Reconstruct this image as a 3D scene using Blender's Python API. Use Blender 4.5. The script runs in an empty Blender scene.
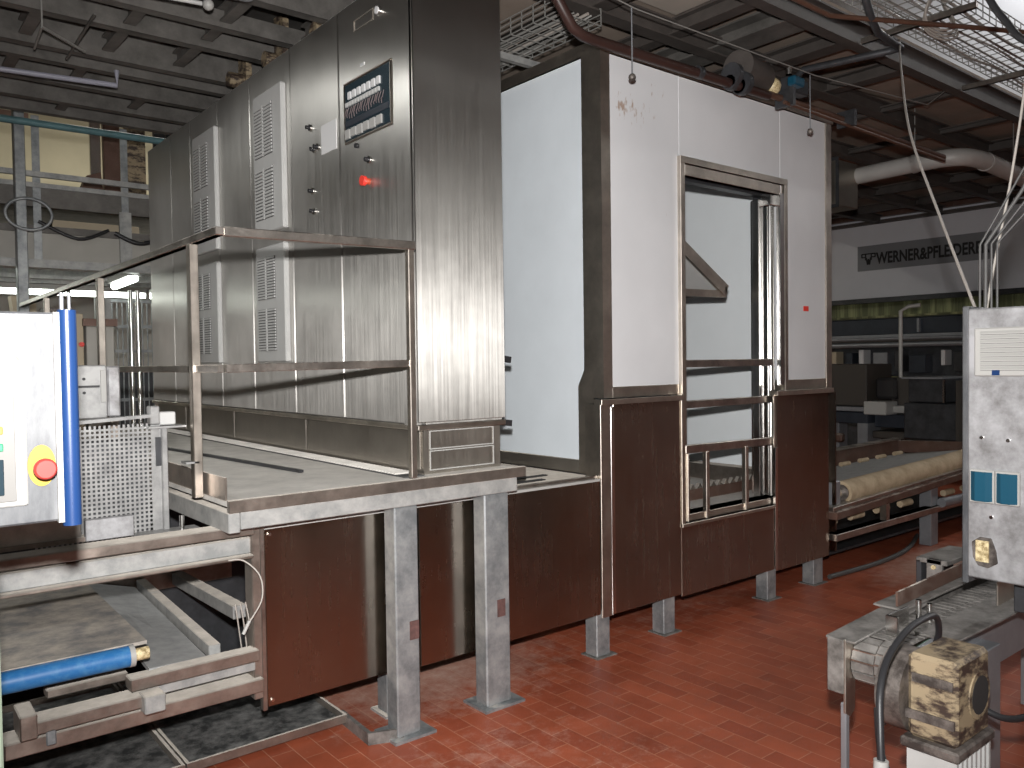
import bpy, bmesh, math, random
from mathutils import Vector, Matrix, Euler
random.seed(7)
C = bpy.context.scene.collection
PI = math.pi

# ------------------------------------------------------------------ camera, world, light, exposure
H = 1.6
cam_d = bpy.data.cameras.new('camera'); cam_d.sensor_width = 36.0; cam_d.lens = 820.0 * 36.0 / 1024.0
cam_d.clip_start = 0.05; cam_d.clip_end = 100
cam = bpy.data.objects.new('camera', cam_d); C.objects.link(cam)
Rm = Matrix(((0.77635734, 0.02764477, -0.62968647), (-0.63014374, 0.01230138, -0.77638106), (-0.01371687, 0.99954212, 0.02697044)))
cam.matrix_world = Matrix.Translation((0, 0, H)) @ Rm.to_4x4()
bpy.context.scene.camera = cam

W = bpy.data.worlds.new('world'); bpy.context.scene.world = W; W.use_nodes = True
W.node_tree.nodes['Background'].inputs[0].default_value = (0.8, 0.86, 0.9, 1)
W.node_tree.nodes['Background'].inputs[1].default_value = 0.15

FLASH_W = 1020.0          # the camera's flash, just above the lens
fl = bpy.data.lights.new('camera_flash', 'SPOT'); fl.spot_size = math.radians(104); fl.spot_blend = 1.0; fl.energy = FLASH_W; fl.shadow_soft_size = 0.03; fl.color = (1.0, 0.98, 0.96)
flo = bpy.data.objects.new('camera_flash', fl); C.objects.link(flo); flo.location = (0.0, 0.0, H + 0.2); flo.rotation_euler = Rm.to_euler()

def tube_and_fill_light(name, loc, sx, sy, watts, color=(0.93, 1.0, 0.9)):
    l = bpy.data.lights.new(name, 'AREA'); l.shape = 'RECTANGLE'; l.size = sx; l.size_y = sy; l.energy = watts; l.color = color
    o = bpy.data.objects.new(name, l); C.objects.link(o); o.location = loc
    return o
for k, (x, y, z, w) in enumerate([(-1.5, -2.5, 3.45, 14), (1.5, -2.5, 3.45, 14), (4.5, -2.5, 3.45, 14), (0.1, 4.6, 3.5, 22), (11.4, 3.8, 7.6, 90), (11.4, 0.5, 7.6, 170)]):  # the one above the platform is an added fill, brightening deck and cabinet doors
    tube_and_fill_light('tube_and_fill_lamp', (x, y, z), 1.5, 0.30, w, (1.0, 1.0, 0.97))
tube_and_fill_light('tube_and_fill_lamp', (1.6, 9.6, 2.36), 2.6, 0.12, 30)
tube_and_fill_light('tube_and_fill_lamp', (3.6, 10.6, 5.6), 3.0, 0.3, 160, (1.0, 0.97, 0.86))
tube_and_fill_light('tube_and_fill_lamp', (11.9, 5.6, 2.36), 0.15, 4.0, 2.5, (0.95, 1.0, 0.7))

vs = bpy.context.scene.view_settings
vs.view_transform = 'Standard'; vs.look = 'None'; vs.gamma = 1.0; vs.use_curve_mapping = False; vs.exposure = 0.0
bpy.context.scene.cycles.max_bounces = 6

# ------------------------------------------------------------------ mesh helpers
class MB:
    def __init__(s): s.v = []; s.f = []; s.sm = []
    def add(s, vs, fs, smooth=False):
        n = len(s.v); s.v += [tuple(v) for v in vs]; s.f += [tuple(i + n for i in f) for f in fs]; s.sm += [smooth] * len(fs); return s
    def box(s, x0, x1, y0, y1, z0, z1):
        return s.add([(x0,y0,z0),(x1,y0,z0),(x1,y1,z0),(x0,y1,z0),(x0,y0,z1),(x1,y0,z1),(x1,y1,z1),(x0,y1,z1)],
                     [(0,3,2,1),(4,5,6,7),(0,1,5,4),(1,2,6,5),(2,3,7,6),(3,0,4,7)])
    def bar(s, p0, p1, w, h, up=(0,0,1)):
        p0 = Vector(p0); p1 = Vector(p1); d = (p1 - p0).normalized(); up = Vector(up)
        if abs(d.dot(up)) > 0.98: up = Vector((1,0,0))
        r = d.cross(up).normalized(); u = r.cross(d).normalized(); a = r * w / 2; b = u * h / 2
        vs = [p + q for p in (p0, p1) for q in (-a - b, a - b, a + b, -a + b)]
        return s.add(vs, [(0,1,2,3),(7,6,5,4),(0,4,5,1),(1,5,6,2),(2,6,7,3),(3,7,4,0)])
    def hull(s, pts, axis, a, b):
        """closed outline pts (2D) extruded along axis from a to b"""
        n = len(pts)
        def P3(p, t):
            return {'x': (t, p[0], p[1]), 'y': (p[0], t, p[1]), 'z': (p[0], p[1], t)}[axis]
        vs = [P3(p, a) for p in pts] + [P3(p, b) for p in pts]
        return s.add(vs, [tuple(range(n))[::-1], tuple(range(n, 2 * n))] + [(i, (i + 1) % n, n + (i + 1) % n, n + i) for i in range(n)])
    def tube(s, pts, r, n=10, caps=True):
        pts = [Vector(p) for p in pts]; rings = []; up = None
        rs = r if isinstance(r, (list, tuple)) else [r] * len(pts)
        for i, p in enumerate(pts):
            d = (pts[min(i + 1, len(pts) - 1)] - pts[max(i - 1, 0)]).normalized()
            if up is None:
                up = Vector((0,0,1)) if abs(d.z) < 0.9 else Vector((1,0,0))
            a = d.cross(up).normalized(); b = a.cross(d).normalized(); up = b
            rings.append([p + (a * math.cos(t) + b * math.sin(t)) * rs[i] for t in [2 * PI * k / n for k in range(n)]])
        vs = [v for ring in rings for v in ring]; fs = []
        for i in range(len(pts) - 1):
            for k in range(n):
                fs.append((i*n+k, i*n+(k+1)%n, (i+1)*n+(k+1)%n, (i+1)*n+k))
        s.add(vs, fs, True)
        if caps:
            s.add(rings[0], [tuple(range(n))[::-1]]); s.add(rings[-1], [tuple(range(n))])
        return s
    def ball(s, c, r, n=10, m=6):
        c = Vector(c); vs = []; fs = []
        for i in range(m + 1):
            t = PI * i / m
            for k in range(n):
                p = 2 * PI * k / n; vs.append(c + Vector((math.sin(t)*math.cos(p), math.sin(t)*math.sin(p), math.cos(t))) * r)
        for i in range(m):
            for k in range(n): fs.append((i*n+k, i*n+(k+1)%n, (i+1)*n+(k+1)%n, (i+1)*n+k))
        return s.add(vs, fs, True)
    def frame(s, axis, c, a0, a1, b0, b1, w, t):
        """rectangular ring lying in the plane axis=c..c+t, outer a0..a1 x b0..b1, border w"""
        def bx(p0, p1, q0, q1):
            if axis == 'x': s.box(c, c + t, p0, p1, q0, q1)
            elif axis == 'y': s.box(p0, p1, c, c + t, q0, q1)
            else: s.box(p0, p1, q0, q1, c, c + t)
        bx(a0, a1, b0, b0 + w); bx(a0, a1, b1 - w, b1); bx(a0, a0 + w, b0 + w, b1 - w); bx(a1 - w, a1, b0 + w, b1 - w)
        return s
    def build(s, name, mat, parent=None, bevel=0.0):
        me = bpy.data.meshes.new(name); me.from_pydata(s.v, [], s.f); me.update()
        for p, q in zip(me.polygons, s.sm): p.use_smooth = q
        bm = bmesh.new(); bm.from_mesh(me); bmesh.ops.recalc_face_normals(bm, faces=bm.faces); bm.to_mesh(me); bm.free()
        o = bpy.data.objects.new(name, me); C.objects.link(o); me.materials.append(mat)
        if parent is not None:
            o.parent = parent; o.matrix_parent_inverse = world_of(parent).inverted()
        if bevel:
            b = o.modifiers.new('edge', 'BEVEL'); b.width = bevel; b.segments = 1; b.limit_method = 'ANGLE'; b.angle_limit = math.radians(50)
        return o
def world_of(o):
    m = Matrix.Translation(o.location) if o.type == 'EMPTY' else Matrix.Identity(4)
    if o.parent is not None and o.type == 'EMPTY': m = world_of(o.parent) @ m
    return m
def thing(name, label, cat, loc=(0,0,0), group=None):
    o = bpy.data.objects.new(name, None); C.objects.link(o); o.location = loc; o.empty_display_size = 0.1
    o['label'] = label; o['category'] = cat
    if group: o['group'] = group
    return o
def tag(o, label, cat, group=None):
    o['label'] = label; o['category'] = cat
    if group: o['group'] = group
    return o
def struct(o, label=None):
    o['kind'] = 'structure'
    if label: o['label'] = label
    return o
def smooth_path(pts, k=6):
    pts = [Vector(p) for p in pts]; out = []
    for i in range(len(pts) - 1):
        p0 = pts[max(i-1,0)]; p1 = pts[i]; p2 = pts[i+1]; p3 = pts[min(i+2,len(pts)-1)]
        for j in range(k):
            t = j / k
            out.append(0.5*((2*p1)+(p2-p0)*t+(2*p0-5*p1+4*p2-p3)*t*t+(3*p1-p0-3*p2+p3)*t*t*t))
    out.append(pts[-1]); return out
def text(name, body, size, loc, rot, mat, parent, align='CENTER', ext=0.002, off=0.0):
    cu = bpy.data.curves.new(name, 'FONT'); cu.body = body; cu.size = size; cu.extrude = ext; cu.align_x = align; cu.align_y = 'CENTER'; cu.offset = off
    o = bpy.data.objects.new(name, cu); C.objects.link(o); cu.materials.append(mat)
    o.location = loc; o.rotation_euler = rot
    return o

# ------------------------------------------------------------------ materials
def newmat(name):
    m = bpy.data.materials.new(name); m.use_nodes = True
    nt = m.node_tree; return m, nt, nt.nodes['Principled BSDF']
def plain(name, col, rough=0.5, metal=0.0, var=0.0, scale=8.0, spec=0.5, emit=None):
    m, nt, b = newmat(name); N = nt.nodes; L = nt.links
    b.inputs['Base Color'].default_value = (*col, 1); b.inputs['Roughness'].default_value = rough; b.inputs['Metallic'].default_value = metal
    b.inputs['Specular IOR Level'].default_value = spec
    if emit:
        b.inputs['Emission Color'].default_value = (*col, 1); b.inputs['Emission Strength'].default_value = emit
    if var:
        tc = N.new('ShaderNodeTexCoord'); n = N.new('ShaderNodeTexNoise'); n.inputs['Scale'].default_value = scale; n.inputs['Detail'].default_value = 6
        n.inputs['Roughness'].default_value = 0.65
        L.new(tc.outputs['Object'], n.inputs['Vector'])
        r = N.new('ShaderNodeValToRGB'); r.color_ramp.elements[0].position = 0.3; r.color_ramp.elements[1].position = 0.7
        r.color_ramp.elements[0].color = (*[c * (1 - var) for c in col], 1); r.color_ramp.elements[1].color = (*[min(1, c * (1 + var)) for c in col], 1)
        L.new(n.outputs['Fac'], r.inputs['Fac']); L.new(r.outputs['Color'], b.inputs['Base Color'])
    return m
def steel(name, col=(0.56, 0.55, 0.53), rough=0.32, aniso=0.85, tangent=(1, 1, 0), brush=(1, 1, 60), dirt=0.12, dust=None, big=1.4):
    """brushed stainless: anisotropic metal, roughness streaks along the brushing, cloudy wear; dust = pale flour settled in patches"""
    m, nt, b = newmat(name); N = nt.nodes; L = nt.links
    b.inputs['Metallic'].default_value = 1.0
    b.inputs['Anisotropic'].default_value = aniso
    cx = N.new('ShaderNodeCombineXYZ'); [setattr(cx.inputs[i], 'default_value', tangent[i]) for i in range(3)]
    L.new(cx.outputs[0], b.inputs['Tangent'])
    tc = N.new('ShaderNodeTexCoord')
    mp = N.new('ShaderNodeMapping'); mp.inputs['Scale'].default_value = brush
    L.new(tc.outputs['Object'], mp.inputs['Vector'])
    n1 = N.new('ShaderNodeTexNoise'); n1.inputs['Scale'].default_value = 3.0; n1.inputs['Detail'].default_value = 4
    L.new(mp.outputs[0], n1.inputs['Vector'])
    n2 = N.new('ShaderNodeTexNoise'); n2.inputs['Scale'].default_value = big; n2.inputs['Detail'].default_value = 8; n2.inputs['Roughness'].default_value = 0.7
    L.new(tc.outputs['Object'], n2.inputs['Vector'])
    ad = N.new('ShaderNodeMath'); ad.operation = 'ADD'; L.new(n1.outputs['Fac'], ad.inputs[0]); L.new(n2.outputs['Fac'], ad.inputs[1])
    mr = N.new('ShaderNodeMapRange'); mr.inputs['From Min'].default_value = 0.6; mr.inputs['From Max'].default_value = 1.4
    mr.inputs['To Min'].default_value = rough * 0.82; mr.inputs['To Max'].default_value = rough * 1.22
    L.new(ad.outputs[0], mr.inputs['Value']); L.new(mr.outputs[0], b.inputs['Roughness'])
    r = N.new('ShaderNodeValToRGB'); r.color_ramp.elements[0].position = 0.35; r.color_ramp.elements[1].position = 0.65
    r.color_ramp.elements[0].color = (*[c * (1 - dirt) for c in col], 1); r.color_ramp.elements[1].color = (*[min(1, c * (1 + dirt)) for c in col], 1)
    L.new(n2.outputs['Fac'], r.inputs['Fac']); L.new(r.outputs['Color'], b.inputs['Base Color'])
    if dust:
        add_dust(nt, b, dust)
    return m
def add_dust(nt, b, amount, col=(0.38, 0.35, 0.31), scale=9.0):
    """flour lying on the upward faces of a surface, patchy"""
    N = nt.nodes; L = nt.links
    out = [n for n in N if n.type == 'OUTPUT_MATERIAL'][0]
    d = N.new('ShaderNodeBsdfDiffuse'); d.inputs['Roughness'].default_value = 1.0
    tc = N.new('ShaderNodeTexCoord'); n = N.new('ShaderNodeTexNoise'); n.inputs['Scale'].default_value = scale; n.inputs['Detail'].default_value = 8; n.inputs['Roughness'].default_value = 0.75
    L.new(tc.outputs['Object'], n.inputs['Vector'])
    cr = N.new('ShaderNodeValToRGB'); cr.color_ramp.elements[0].position = 0.3; cr.color_ramp.elements[1].position = 0.75
    cr.color_ramp.elements[0].color = (*[c * 0.6 for c in col], 1); cr.color_ramp.elements[1].color = (*col, 1)
    L.new(n.outputs['Fac'], cr.inputs['Fac']); L.new(cr.outputs[0], d.inputs['Color'])
    g = N.new('ShaderNodeNewGeometry'); sx = N.new('ShaderNodeSeparateXYZ'); L.new(g.outputs['Normal'], sx.inputs[0])
    up = N.new('ShaderNodeMapRange'); up.inputs['From Min'].default_value = 0.3; up.inputs['From Max'].default_value = 0.9; up.inputs['To Min'].default_value = 0.10
    L.new(sx.outputs['Z'], up.inputs['Value'])
    mr = N.new('ShaderNodeMapRange'); mr.inputs['From Min'].default_value = 0.62 - amount * 0.5; mr.inputs['From Max'].default_value = 0.80 - amount * 0.5
    L.new(n.outputs['Fac'], mr.inputs['Value'])
    mu = N.new('ShaderNodeMath'); mu.operation = 'MULTIPLY'; L.new(up.outputs[0], mu.inputs[0]); L.new(mr.outputs[0], mu.inputs[1])
    mx = N.new('ShaderNodeMixShader'); L.new(mu.outputs[0], mx.inputs[0]); L.new(b.outputs[0], mx.inputs[1]); L.new(d.outputs[0], mx.inputs[2])
    L.new(mx.outputs[0], out.inputs['Surface'])
def two_tone(name, c1, c2, scale, lo=0.45, hi=0.6, rough=0.5, metal=0.0, dust=0, stretch=(1,1,1), rough2=None):
    m, nt, b = newmat(name); N = nt.nodes; L = nt.links
    b.inputs['Roughness'].default_value = rough; b.inputs['Metallic'].default_value = metal
    tc = N.new('ShaderNodeTexCoord'); mp = N.new('ShaderNodeMapping'); mp.inputs['Scale'].default_value = stretch
    L.new(tc.outputs['Object'], mp.inputs['Vector'])
    n = N.new('ShaderNodeTexNoise'); n.inputs['Scale'].default_value = scale; n.inputs['Detail'].default_value = 8; n.inputs['Roughness'].default_value = 0.7
    L.new(mp.outputs[0], n.inputs['Vector'])
    r = N.new('ShaderNodeValToRGB'); r.color_ramp.elements[0].position = lo; r.color_ramp.elements[1].position = hi
    r.color_ramp.elements[0].color = (*c1, 1); r.color_ramp.elements[1].color = (*c2, 1)
    L.new(n.outputs['Fac'], r.inputs['Fac']); L.new(r.outputs['Color'], b.inputs['Base Color'])
    if dust: add_dust(nt, b, dust)
    return m
def floor_mat():
    m, nt, b = newmat('red_tile'); N = nt.nodes; L = nt.links
    tc = N.new('ShaderNodeTexCoord'); mp = N.new('ShaderNodeMapping'); mp.inputs['Rotation'].default_value = (0, 0, PI / 2)
    L.new(tc.outputs['Object'], mp.inputs['Vector'])
    br = N.new('ShaderNodeTexBrick'); br.inputs['Scale'].default_value = 1.0; br.inputs['Brick Width'].default_value = 0.20; br.inputs['Row Height'].default_value = 0.10
    br.inputs['Mortar Size'].default_value = 0.0022; br.inputs['Mortar Smooth'].default_value = 0.3; br.inputs['Bias'].default_value = 0
    br.inputs['Color1'].default_value = (0.36, 0.088, 0.041, 1); br.inputs['Color2'].default_value = (0.275, 0.062, 0.030, 1); br.inputs['Mortar'].default_value = (0.42, 0.18, 0.11, 1)
    L.new(mp.outputs[0], br.inputs['Vector'])
    n = N.new('ShaderNodeTexNoise'); n.inputs['Scale'].default_value = 1.6; n.inputs['Detail'].default_value = 9; n.inputs['Roughness'].default_value = 0.7
    L.new(tc.outputs['Object'], n.inputs['Vector'])
    dk = N.new('ShaderNodeMapRange'); dk.inputs['From Min'].default_value = 0.35; dk.inputs['From Max'].default_value = 0.65; dk.inputs['To Min'].default_value = 0.72; dk.inputs['To Max'].default_value = 1.12
    L.new(n.outputs['Fac'], dk.inputs['Value'])
    mul = N.new('ShaderNodeMix'); mul.data_type = 'RGBA'; mul.blend_type = 'MULTIPLY'; mul.inputs['Factor'].default_value = 1
    L.new(br.outputs['Color'], mul.inputs['A']); L.new(dk.outputs[0], mul.inputs['B'])
    # flour and dust: thin under the machine line and at the far end of the aisle
    def blob(cx, cy, rx, ry, amp):
        s = N.new('ShaderNodeSeparateXYZ'); L.new(tc.outputs['Object'], s.inputs[0])
        vm = N.new('ShaderNodeVectorMath'); vm.operation = 'SUBTRACT'; L.new(tc.outputs['Object'], vm.inputs[0]); vm.inputs[1].default_value = (cx, cy, 0)
        vd = N.new('ShaderNodeVectorMath'); vd.operation = 'DIVIDE'; L.new(vm.outputs[0], vd.inputs[0]); vd.inputs[1].default_value = (rx, ry, 1)
        ln = N.new('ShaderNodeVectorMath'); ln.operation = 'LENGTH'; L.new(vd.outputs[0], ln.inputs[0])
        mr = N.new('ShaderNodeMapRange'); mr.inputs['From Min'].default_value = 0.2; mr.inputs['From Max'].default_value = 1.0; mr.inputs['To Min'].default_value = amp; mr.inputs['To Max'].default_value = 0
        L.new(ln.outputs['Value'], mr.inputs['Value']); return mr
    n3 = N.new('ShaderNodeTexNoise'); n3.inputs['Scale'].default_value = 11; n3.inputs['Detail'].default_value = 10; n3.inputs['Roughness'].default_value = 0.8
    L.new(tc.outputs['Object'], n3.inputs['Vector'])
    acc = None
    for a in [(6.6, 2.75, 1.3, 0.55, 0.55), (2.3, 3.6, 1.1, 0.8, 0.42), (1.9, 2.6, 1.0, 0.5, 0.16), (5.2, 2.0, 0.5, 0.25, 0.2), (2.2, 2.2, 1.4, 0.35, 0.10), (4.2, 3.4, 1.6, 0.45, 0.14)]:
        q = blob(*a)
        if acc is None: acc = q.outputs[0]
        else:
            mm = N.new('ShaderNodeMath'); mm.operation = 'MAXIMUM'; L.new(acc, mm.inputs[0]); L.new(q.outputs[0], mm.inputs[1]); acc = mm.outputs[0]
    sm = N.new('ShaderNodeMath'); sm.operation = 'ADD'; L.new(acc, sm.inputs[0]); L.new(n3.outputs['Fac'], sm.inputs[1])
    fm = N.new('ShaderNodeMapRange'); fm.inputs['From Min'].default_value = 0.61; fm.inputs['From Max'].default_value = 1.1; fm.inputs['To Max'].default_value = 0.75
    L.new(sm.outputs[0], fm.inputs['Value'])
    mx = N.new('ShaderNodeMix'); mx.data_type = 'RGBA'; L.new(fm.outputs[0], mx.inputs['Factor']); L.new(mul.outputs['Result'], mx.inputs['A']); mx.inputs['B'].default_value = (0.62, 0.46, 0.38, 1)
    L.new(mx.outputs['Result'], b.inputs['Base Color'])
    rr = N.new('ShaderNodeMapRange'); rr.inputs['From Min'].default_value = 0.3; rr.inputs['From Max'].default_value = 0.7; rr.inputs['To Min'].default_value = 0.32; rr.inputs['To Max'].default_value = 0.55
    L.new(n.outputs['Fac'], rr.inputs['Value']); L.new(rr.outputs[0], b.inputs['Roughness'])
    bp = N.new('ShaderNodeBump'); bp.inputs['Strength'].default_value = 0.25; bp.inputs['Distance'].default_value = 0.003; bp.invert = True
    L.new(br.outputs['Fac'], bp.inputs['Height']); L.new(bp.outputs[0], b.inputs['Normal'])
    return m
def rusty_white(name, spots):
    """white laminate panel with rust specks in the given (x, z) patches"""
    m, nt, b = newmat(name); N = nt.nodes; L = nt.links
    b.inputs['Roughness'].default_value = 0.38
    tc = N.new('ShaderNodeTexCoord')
    n0 = N.new('ShaderNodeTexNoise'); n0.inputs['Scale'].default_value = 1.5; n0.inputs['Detail'].default_value = 6; L.new(tc.outputs['Object'], n0.inputs['Vector'])
    r0 = N.new('ShaderNodeValToRGB'); r0.color_ramp.elements[0].position = 0.3; r0.color_ramp.elements[1].position = 0.7
    r0.color_ramp.elements[0].color = (0.60, 0.605, 0.62, 1); r0.color_ramp.elements[1].color = (0.70, 0.705, 0.72, 1); L.new(n0.outputs['Fac'], r0.inputs['Fac'])
    mp = N.new('ShaderNodeMapping'); mp.inputs['Scale'].default_value = (1, 1, 0.4); L.new(tc.outputs['Object'], mp.inputs['Vector'])
    n = N.new('ShaderNodeTexNoise'); n.inputs['Scale'].default_value = 55; n.inputs['Detail'].default_value = 3; L.new(mp.outputs[0], n.inputs['Vector'])
    acc = None
    for (x, z, rx, rz, amp) in spots:
        vm = N.new('ShaderNodeVectorMath'); vm.operation = 'SUBTRACT'; L.new(tc.outputs['Object'], vm.inputs[0]); vm.inputs[1].default_value = (x, 3.15, z)
        vd = N.new('ShaderNodeVectorMath'); vd.operation = 'DIVIDE'; L.new(vm.outputs[0], vd.inputs[0]); vd.inputs[1].default_value = (rx, 10, rz)
        ln = N.new('ShaderNodeVectorMath'); ln.operation = 'LENGTH'; L.new(vd.outputs[0], ln.inputs[0])
        mr = N.new('ShaderNodeMapRange'); mr.inputs['From Min'].default_value = 0.1; mr.inputs['From Max'].default_value = 1.0; mr.inputs['To Min'].default_value = amp; mr.inputs['To Max'].default_value = 0
        L.new(ln.outputs['Value'], mr.inputs['Value'])
        if acc is None: acc = mr.outputs[0]
        else:
            mm = N.new('ShaderNodeMath'); mm.operation = 'MAXIMUM'; L.new(acc, mm.inputs[0]); L.new(mr.outputs[0], mm.inputs[1]); acc = mm.outputs[0]
    ad = N.new('ShaderNodeMath'); ad.operation = 'ADD'; L.new(acc, ad.inputs[0]); L.new(n.outputs['Fac'], ad.inputs[1])
    th = N.new('ShaderNodeMapRange'); th.inputs['From Min'].default_value = 0.76; th.inputs['From Max'].default_value = 0.92; th.inputs['To Max'].default_value = 0.8; L.new(ad.outputs[0], th.inputs['Value'])
    mx = N.new('ShaderNodeMix'); mx.data_type = 'RGBA'; L.new(th.outputs[0], mx.inputs['Factor']); L.new(r0.outputs[0], mx.inputs['A']); mx.inputs['B'].default_value = (0.32, 0.20, 0.13, 1)
    L.new(mx.outputs['Result'], b.inputs['Base Color'])
    return m

M = {}
M['floor'] = floor_mat()
M['cab'] = steel('brushed_cabinet_steel', (0.57, 0.555, 0.525), 0.37, 0.9, (1, 1, 0), (40, 40, 0.6), 0.06)
M['skirt'] = steel('skirt_steel', (0.38, 0.33, 0.28), 0.25, 0.9, (0, 0, 1), (12, 12, 0.5), 0.08, big=3)
M['trim'] = steel('stainless_trim', (0.58, 0.53, 0.47), 0.44, 0.4, (0, 0, 1), (20, 20, 2), 0.18, big=5)
M['rail'] = steel('rail_steel', (0.52, 0.48, 0.44), 0.36, 0.3, (0, 0, 1), (20, 20, 20), 0.25, dust=0.25, big=8)
M['dusty'] = steel('dusty_frame_steel', (0.38, 0.32, 0.28), 0.40, 0.2, (0, 0, 1), (9, 9, 9), 0.3, dust=1.0, big=6)
M['plinth'] = steel('plinth_steel', (0.38, 0.35, 0.31), 0.36, 0.6, (1, 1, 0), (20, 20, 1), 0.15, dust=0.1)
M['bright'] = steel('polished_steel', (0.75, 0.74, 0.72), 0.22, 0.3, (0, 0, 1), (9, 9, 1), 0.08)
M['galv'] = two_tone('galvanised_steel', (0.20, 0.215, 0.225), (0.40, 0.415, 0.42), 9, 0.35, 0.65, 0.5, 0.55, dust=0.15)
M['galvd'] = two_tone('dusty_galvanised', (0.26, 0.27, 0.27), (0.45, 0.45, 0.44), 12, 0.35, 0.65, 0.55, 0.4, dust=0.7)
M['dusty_deck'] = two_tone('floury_deck', (0.52, 0.50, 0.465), (0.74, 0.71, 0.66), 7, 0.3, 0.7, 0.75, 0.0)
M['white'] = rusty_white('white_laminate', [(3.42, 3.0, 0.35, 0.12, 0.30), (3.55, 3.12, 0.5, 0.1, 0.14)])
M['inner'] = plain('inner_white', (0.66, 0.71, 0.75), 0.4, 0, 0.05, 2)
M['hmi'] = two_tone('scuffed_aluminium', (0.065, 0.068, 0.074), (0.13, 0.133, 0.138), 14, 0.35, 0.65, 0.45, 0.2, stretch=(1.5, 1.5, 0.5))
M['guard'] = two_tone('pale_guard_steel', (0.20, 0.20, 0.20), (0.36, 0.36, 0.355), 9, 0.32, 0.6, 0.42, 0.4)
M['boxsteel'] = two_tone('stained_box_steel', (0.20, 0.195, 0.195), (0.46, 0.46, 0.475), 9, 0.32, 0.62, 0.42, 0.4)
M['offwhite'] = plain('offwhite_plastic', (0.36, 0.355, 0.34), 0.45)
M['ventgrey'] = plain('light_grey_plastic', (0.46, 0.46, 0.45), 0.5, 0, 0.05, 10)
M['ventdark'] = plain('vent_gap', (0.10, 0.10, 0.10), 0.7)
M['blue'] = plain('blue_plastic', (0.010, 0.034, 0.115), 0.3)
M['rollblue'] = two_tone('blue_roller', (0.02, 0.13, 0.34), (0.06, 0.20, 0.40), 30, 0.45, 0.7, 0.4)
M['teal'] = plain('teal_plastic', (0.008, 0.065, 0.11), 0.35)
M['tealpipe'] = plain('teal_pipe', (0.10, 0.20, 0.22), 0.5, 0, 0.2, 10)
M['red'] = plain('red_plastic', (0.75, 0.05, 0.035), 0.35)
M['redcap'] = plain('red_button', (0.33, 0.035, 0.028), 0.4)
M['orange'] = plain('orange_red', (0.45, 0.06, 0.025), 0.4)
M['yellow'] = plain('yellow_plate', (0.34, 0.23, 0.012), 0.45)
M['green'] = plain('green_label', (0.01, 0.22, 0.10), 0.45)
M['black'] = plain('black_rubber', (0.018, 0.018, 0.02), 0.45)
M['dark'] = plain('dark_void', (0.022, 0.02, 0.02), 0.8)
M['screen'] = plain('dark_glass', (0.02, 0.035, 0.045), 0.15)
M['belt'] = two_tone('floury_belt', (0.20, 0.195, 0.19), (0.50, 0.44, 0.37), 10, 0.35, 0.68, 0.85)
M['trough'] = two_tone('floury_trough', (0.27, 0.275, 0.275), (0.42, 0.42, 0.41), 16, 0.3, 0.7, 0.8)
M['tray'] = two_tone('dirty_tray', (0.045, 0.047, 0.047), (0.30, 0.30, 0.29), 14, 0.40, 0.72, 0.55, 0.2)
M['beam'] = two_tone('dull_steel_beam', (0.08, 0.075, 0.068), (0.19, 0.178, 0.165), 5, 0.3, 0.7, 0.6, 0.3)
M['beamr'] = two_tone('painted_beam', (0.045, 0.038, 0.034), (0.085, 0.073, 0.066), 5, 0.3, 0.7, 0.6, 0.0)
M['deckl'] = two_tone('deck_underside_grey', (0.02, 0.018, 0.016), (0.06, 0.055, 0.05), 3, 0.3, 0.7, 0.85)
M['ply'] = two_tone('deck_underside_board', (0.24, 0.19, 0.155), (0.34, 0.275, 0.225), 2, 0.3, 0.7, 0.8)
M['plylight'] = plain('pale_board', (0.42, 0.37, 0.32), 0.7, 0, 0.08, 3)
M['brownpipe'] = plain('brown_painted_pipe', (0.035, 0.017, 0.014), 0.4, 0, 0.2, 6)
M['copper'] = plain('copper_pipe', (0.12, 0.062, 0.042), 0.45, 0.3, 0.2, 9)
M['cream'] = plain('cream_wall', (0.62, 0.56, 0.40), 0.8, 0, 0.06, 2)
M['wallgrey'] = plain('grey_wall', (0.42, 0.405, 0.37), 0.85, 0, 0.1, 2)
M['wallwhite'] = plain('white_wall_panel', (0.66, 0.67, 0.72), 0.3, 0, 0.04, 1)
M['hood'] = plain('hood_white', (0.62, 0.62, 0.66), 0.55, 0, 0.04, 2)
M['signgrey'] = plain('sign_grey', (0.20, 0.205, 0.22), 0.55)
M['signblack'] = plain('sign_black', (0.012, 0.012, 0.014), 0.5)
M['olive'] = two_tone('oven_glow_panel', (0.07, 0.075, 0.03), (0.34, 0.35, 0.17), 3, 0.45, 0.65, 0.5, stretch=(1, 2, 0.1))
M['darkmetal'] = two_tone('dark_machine', (0.03, 0.031, 0.033), (0.08, 0.082, 0.09), 6, 0.3, 0.7, 0.4, 0.4)
M['darkbrown'] = plain('brown_machine_panel', (0.05, 0.043, 0.037), 0.5)
M['bluegrey'] = plain('blue_grey_metal', (0.035, 0.042, 0.055), 0.4, 0.3, 0.2, 5)
M['midmetal'] = plain('mid_grey_metal', (0.28, 0.29, 0.31), 0.4, 0.5, 0.15, 6)
M['brownrail'] = two_tone('brown_steel_rail', (0.10, 0.055, 0.04), (0.17, 0.10, 0.078), 6, 0.3, 0.7, 0.45, 0.4, dust=0.3)
M['worn'] = two_tone('worn_conveyor_steel', (0.10, 0.093, 0.086), (0.27, 0.255, 0.24), 13, 0.35, 0.65, 0.5, 0.3)
M['conduit'] = plain('dull_conduit', (0.07, 0.069, 0.067), 0.55)
M['inner2'] = plain('cabin_inside_white', (0.84, 0.88, 0.90), 0.4, 0, 0.03, 2)
M['canvas'] = two_tone('floury_canvas', (0.38, 0.29, 0.185), (0.55, 0.44, 0.30), 8, 0.35, 0.65, 0.85)
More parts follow.
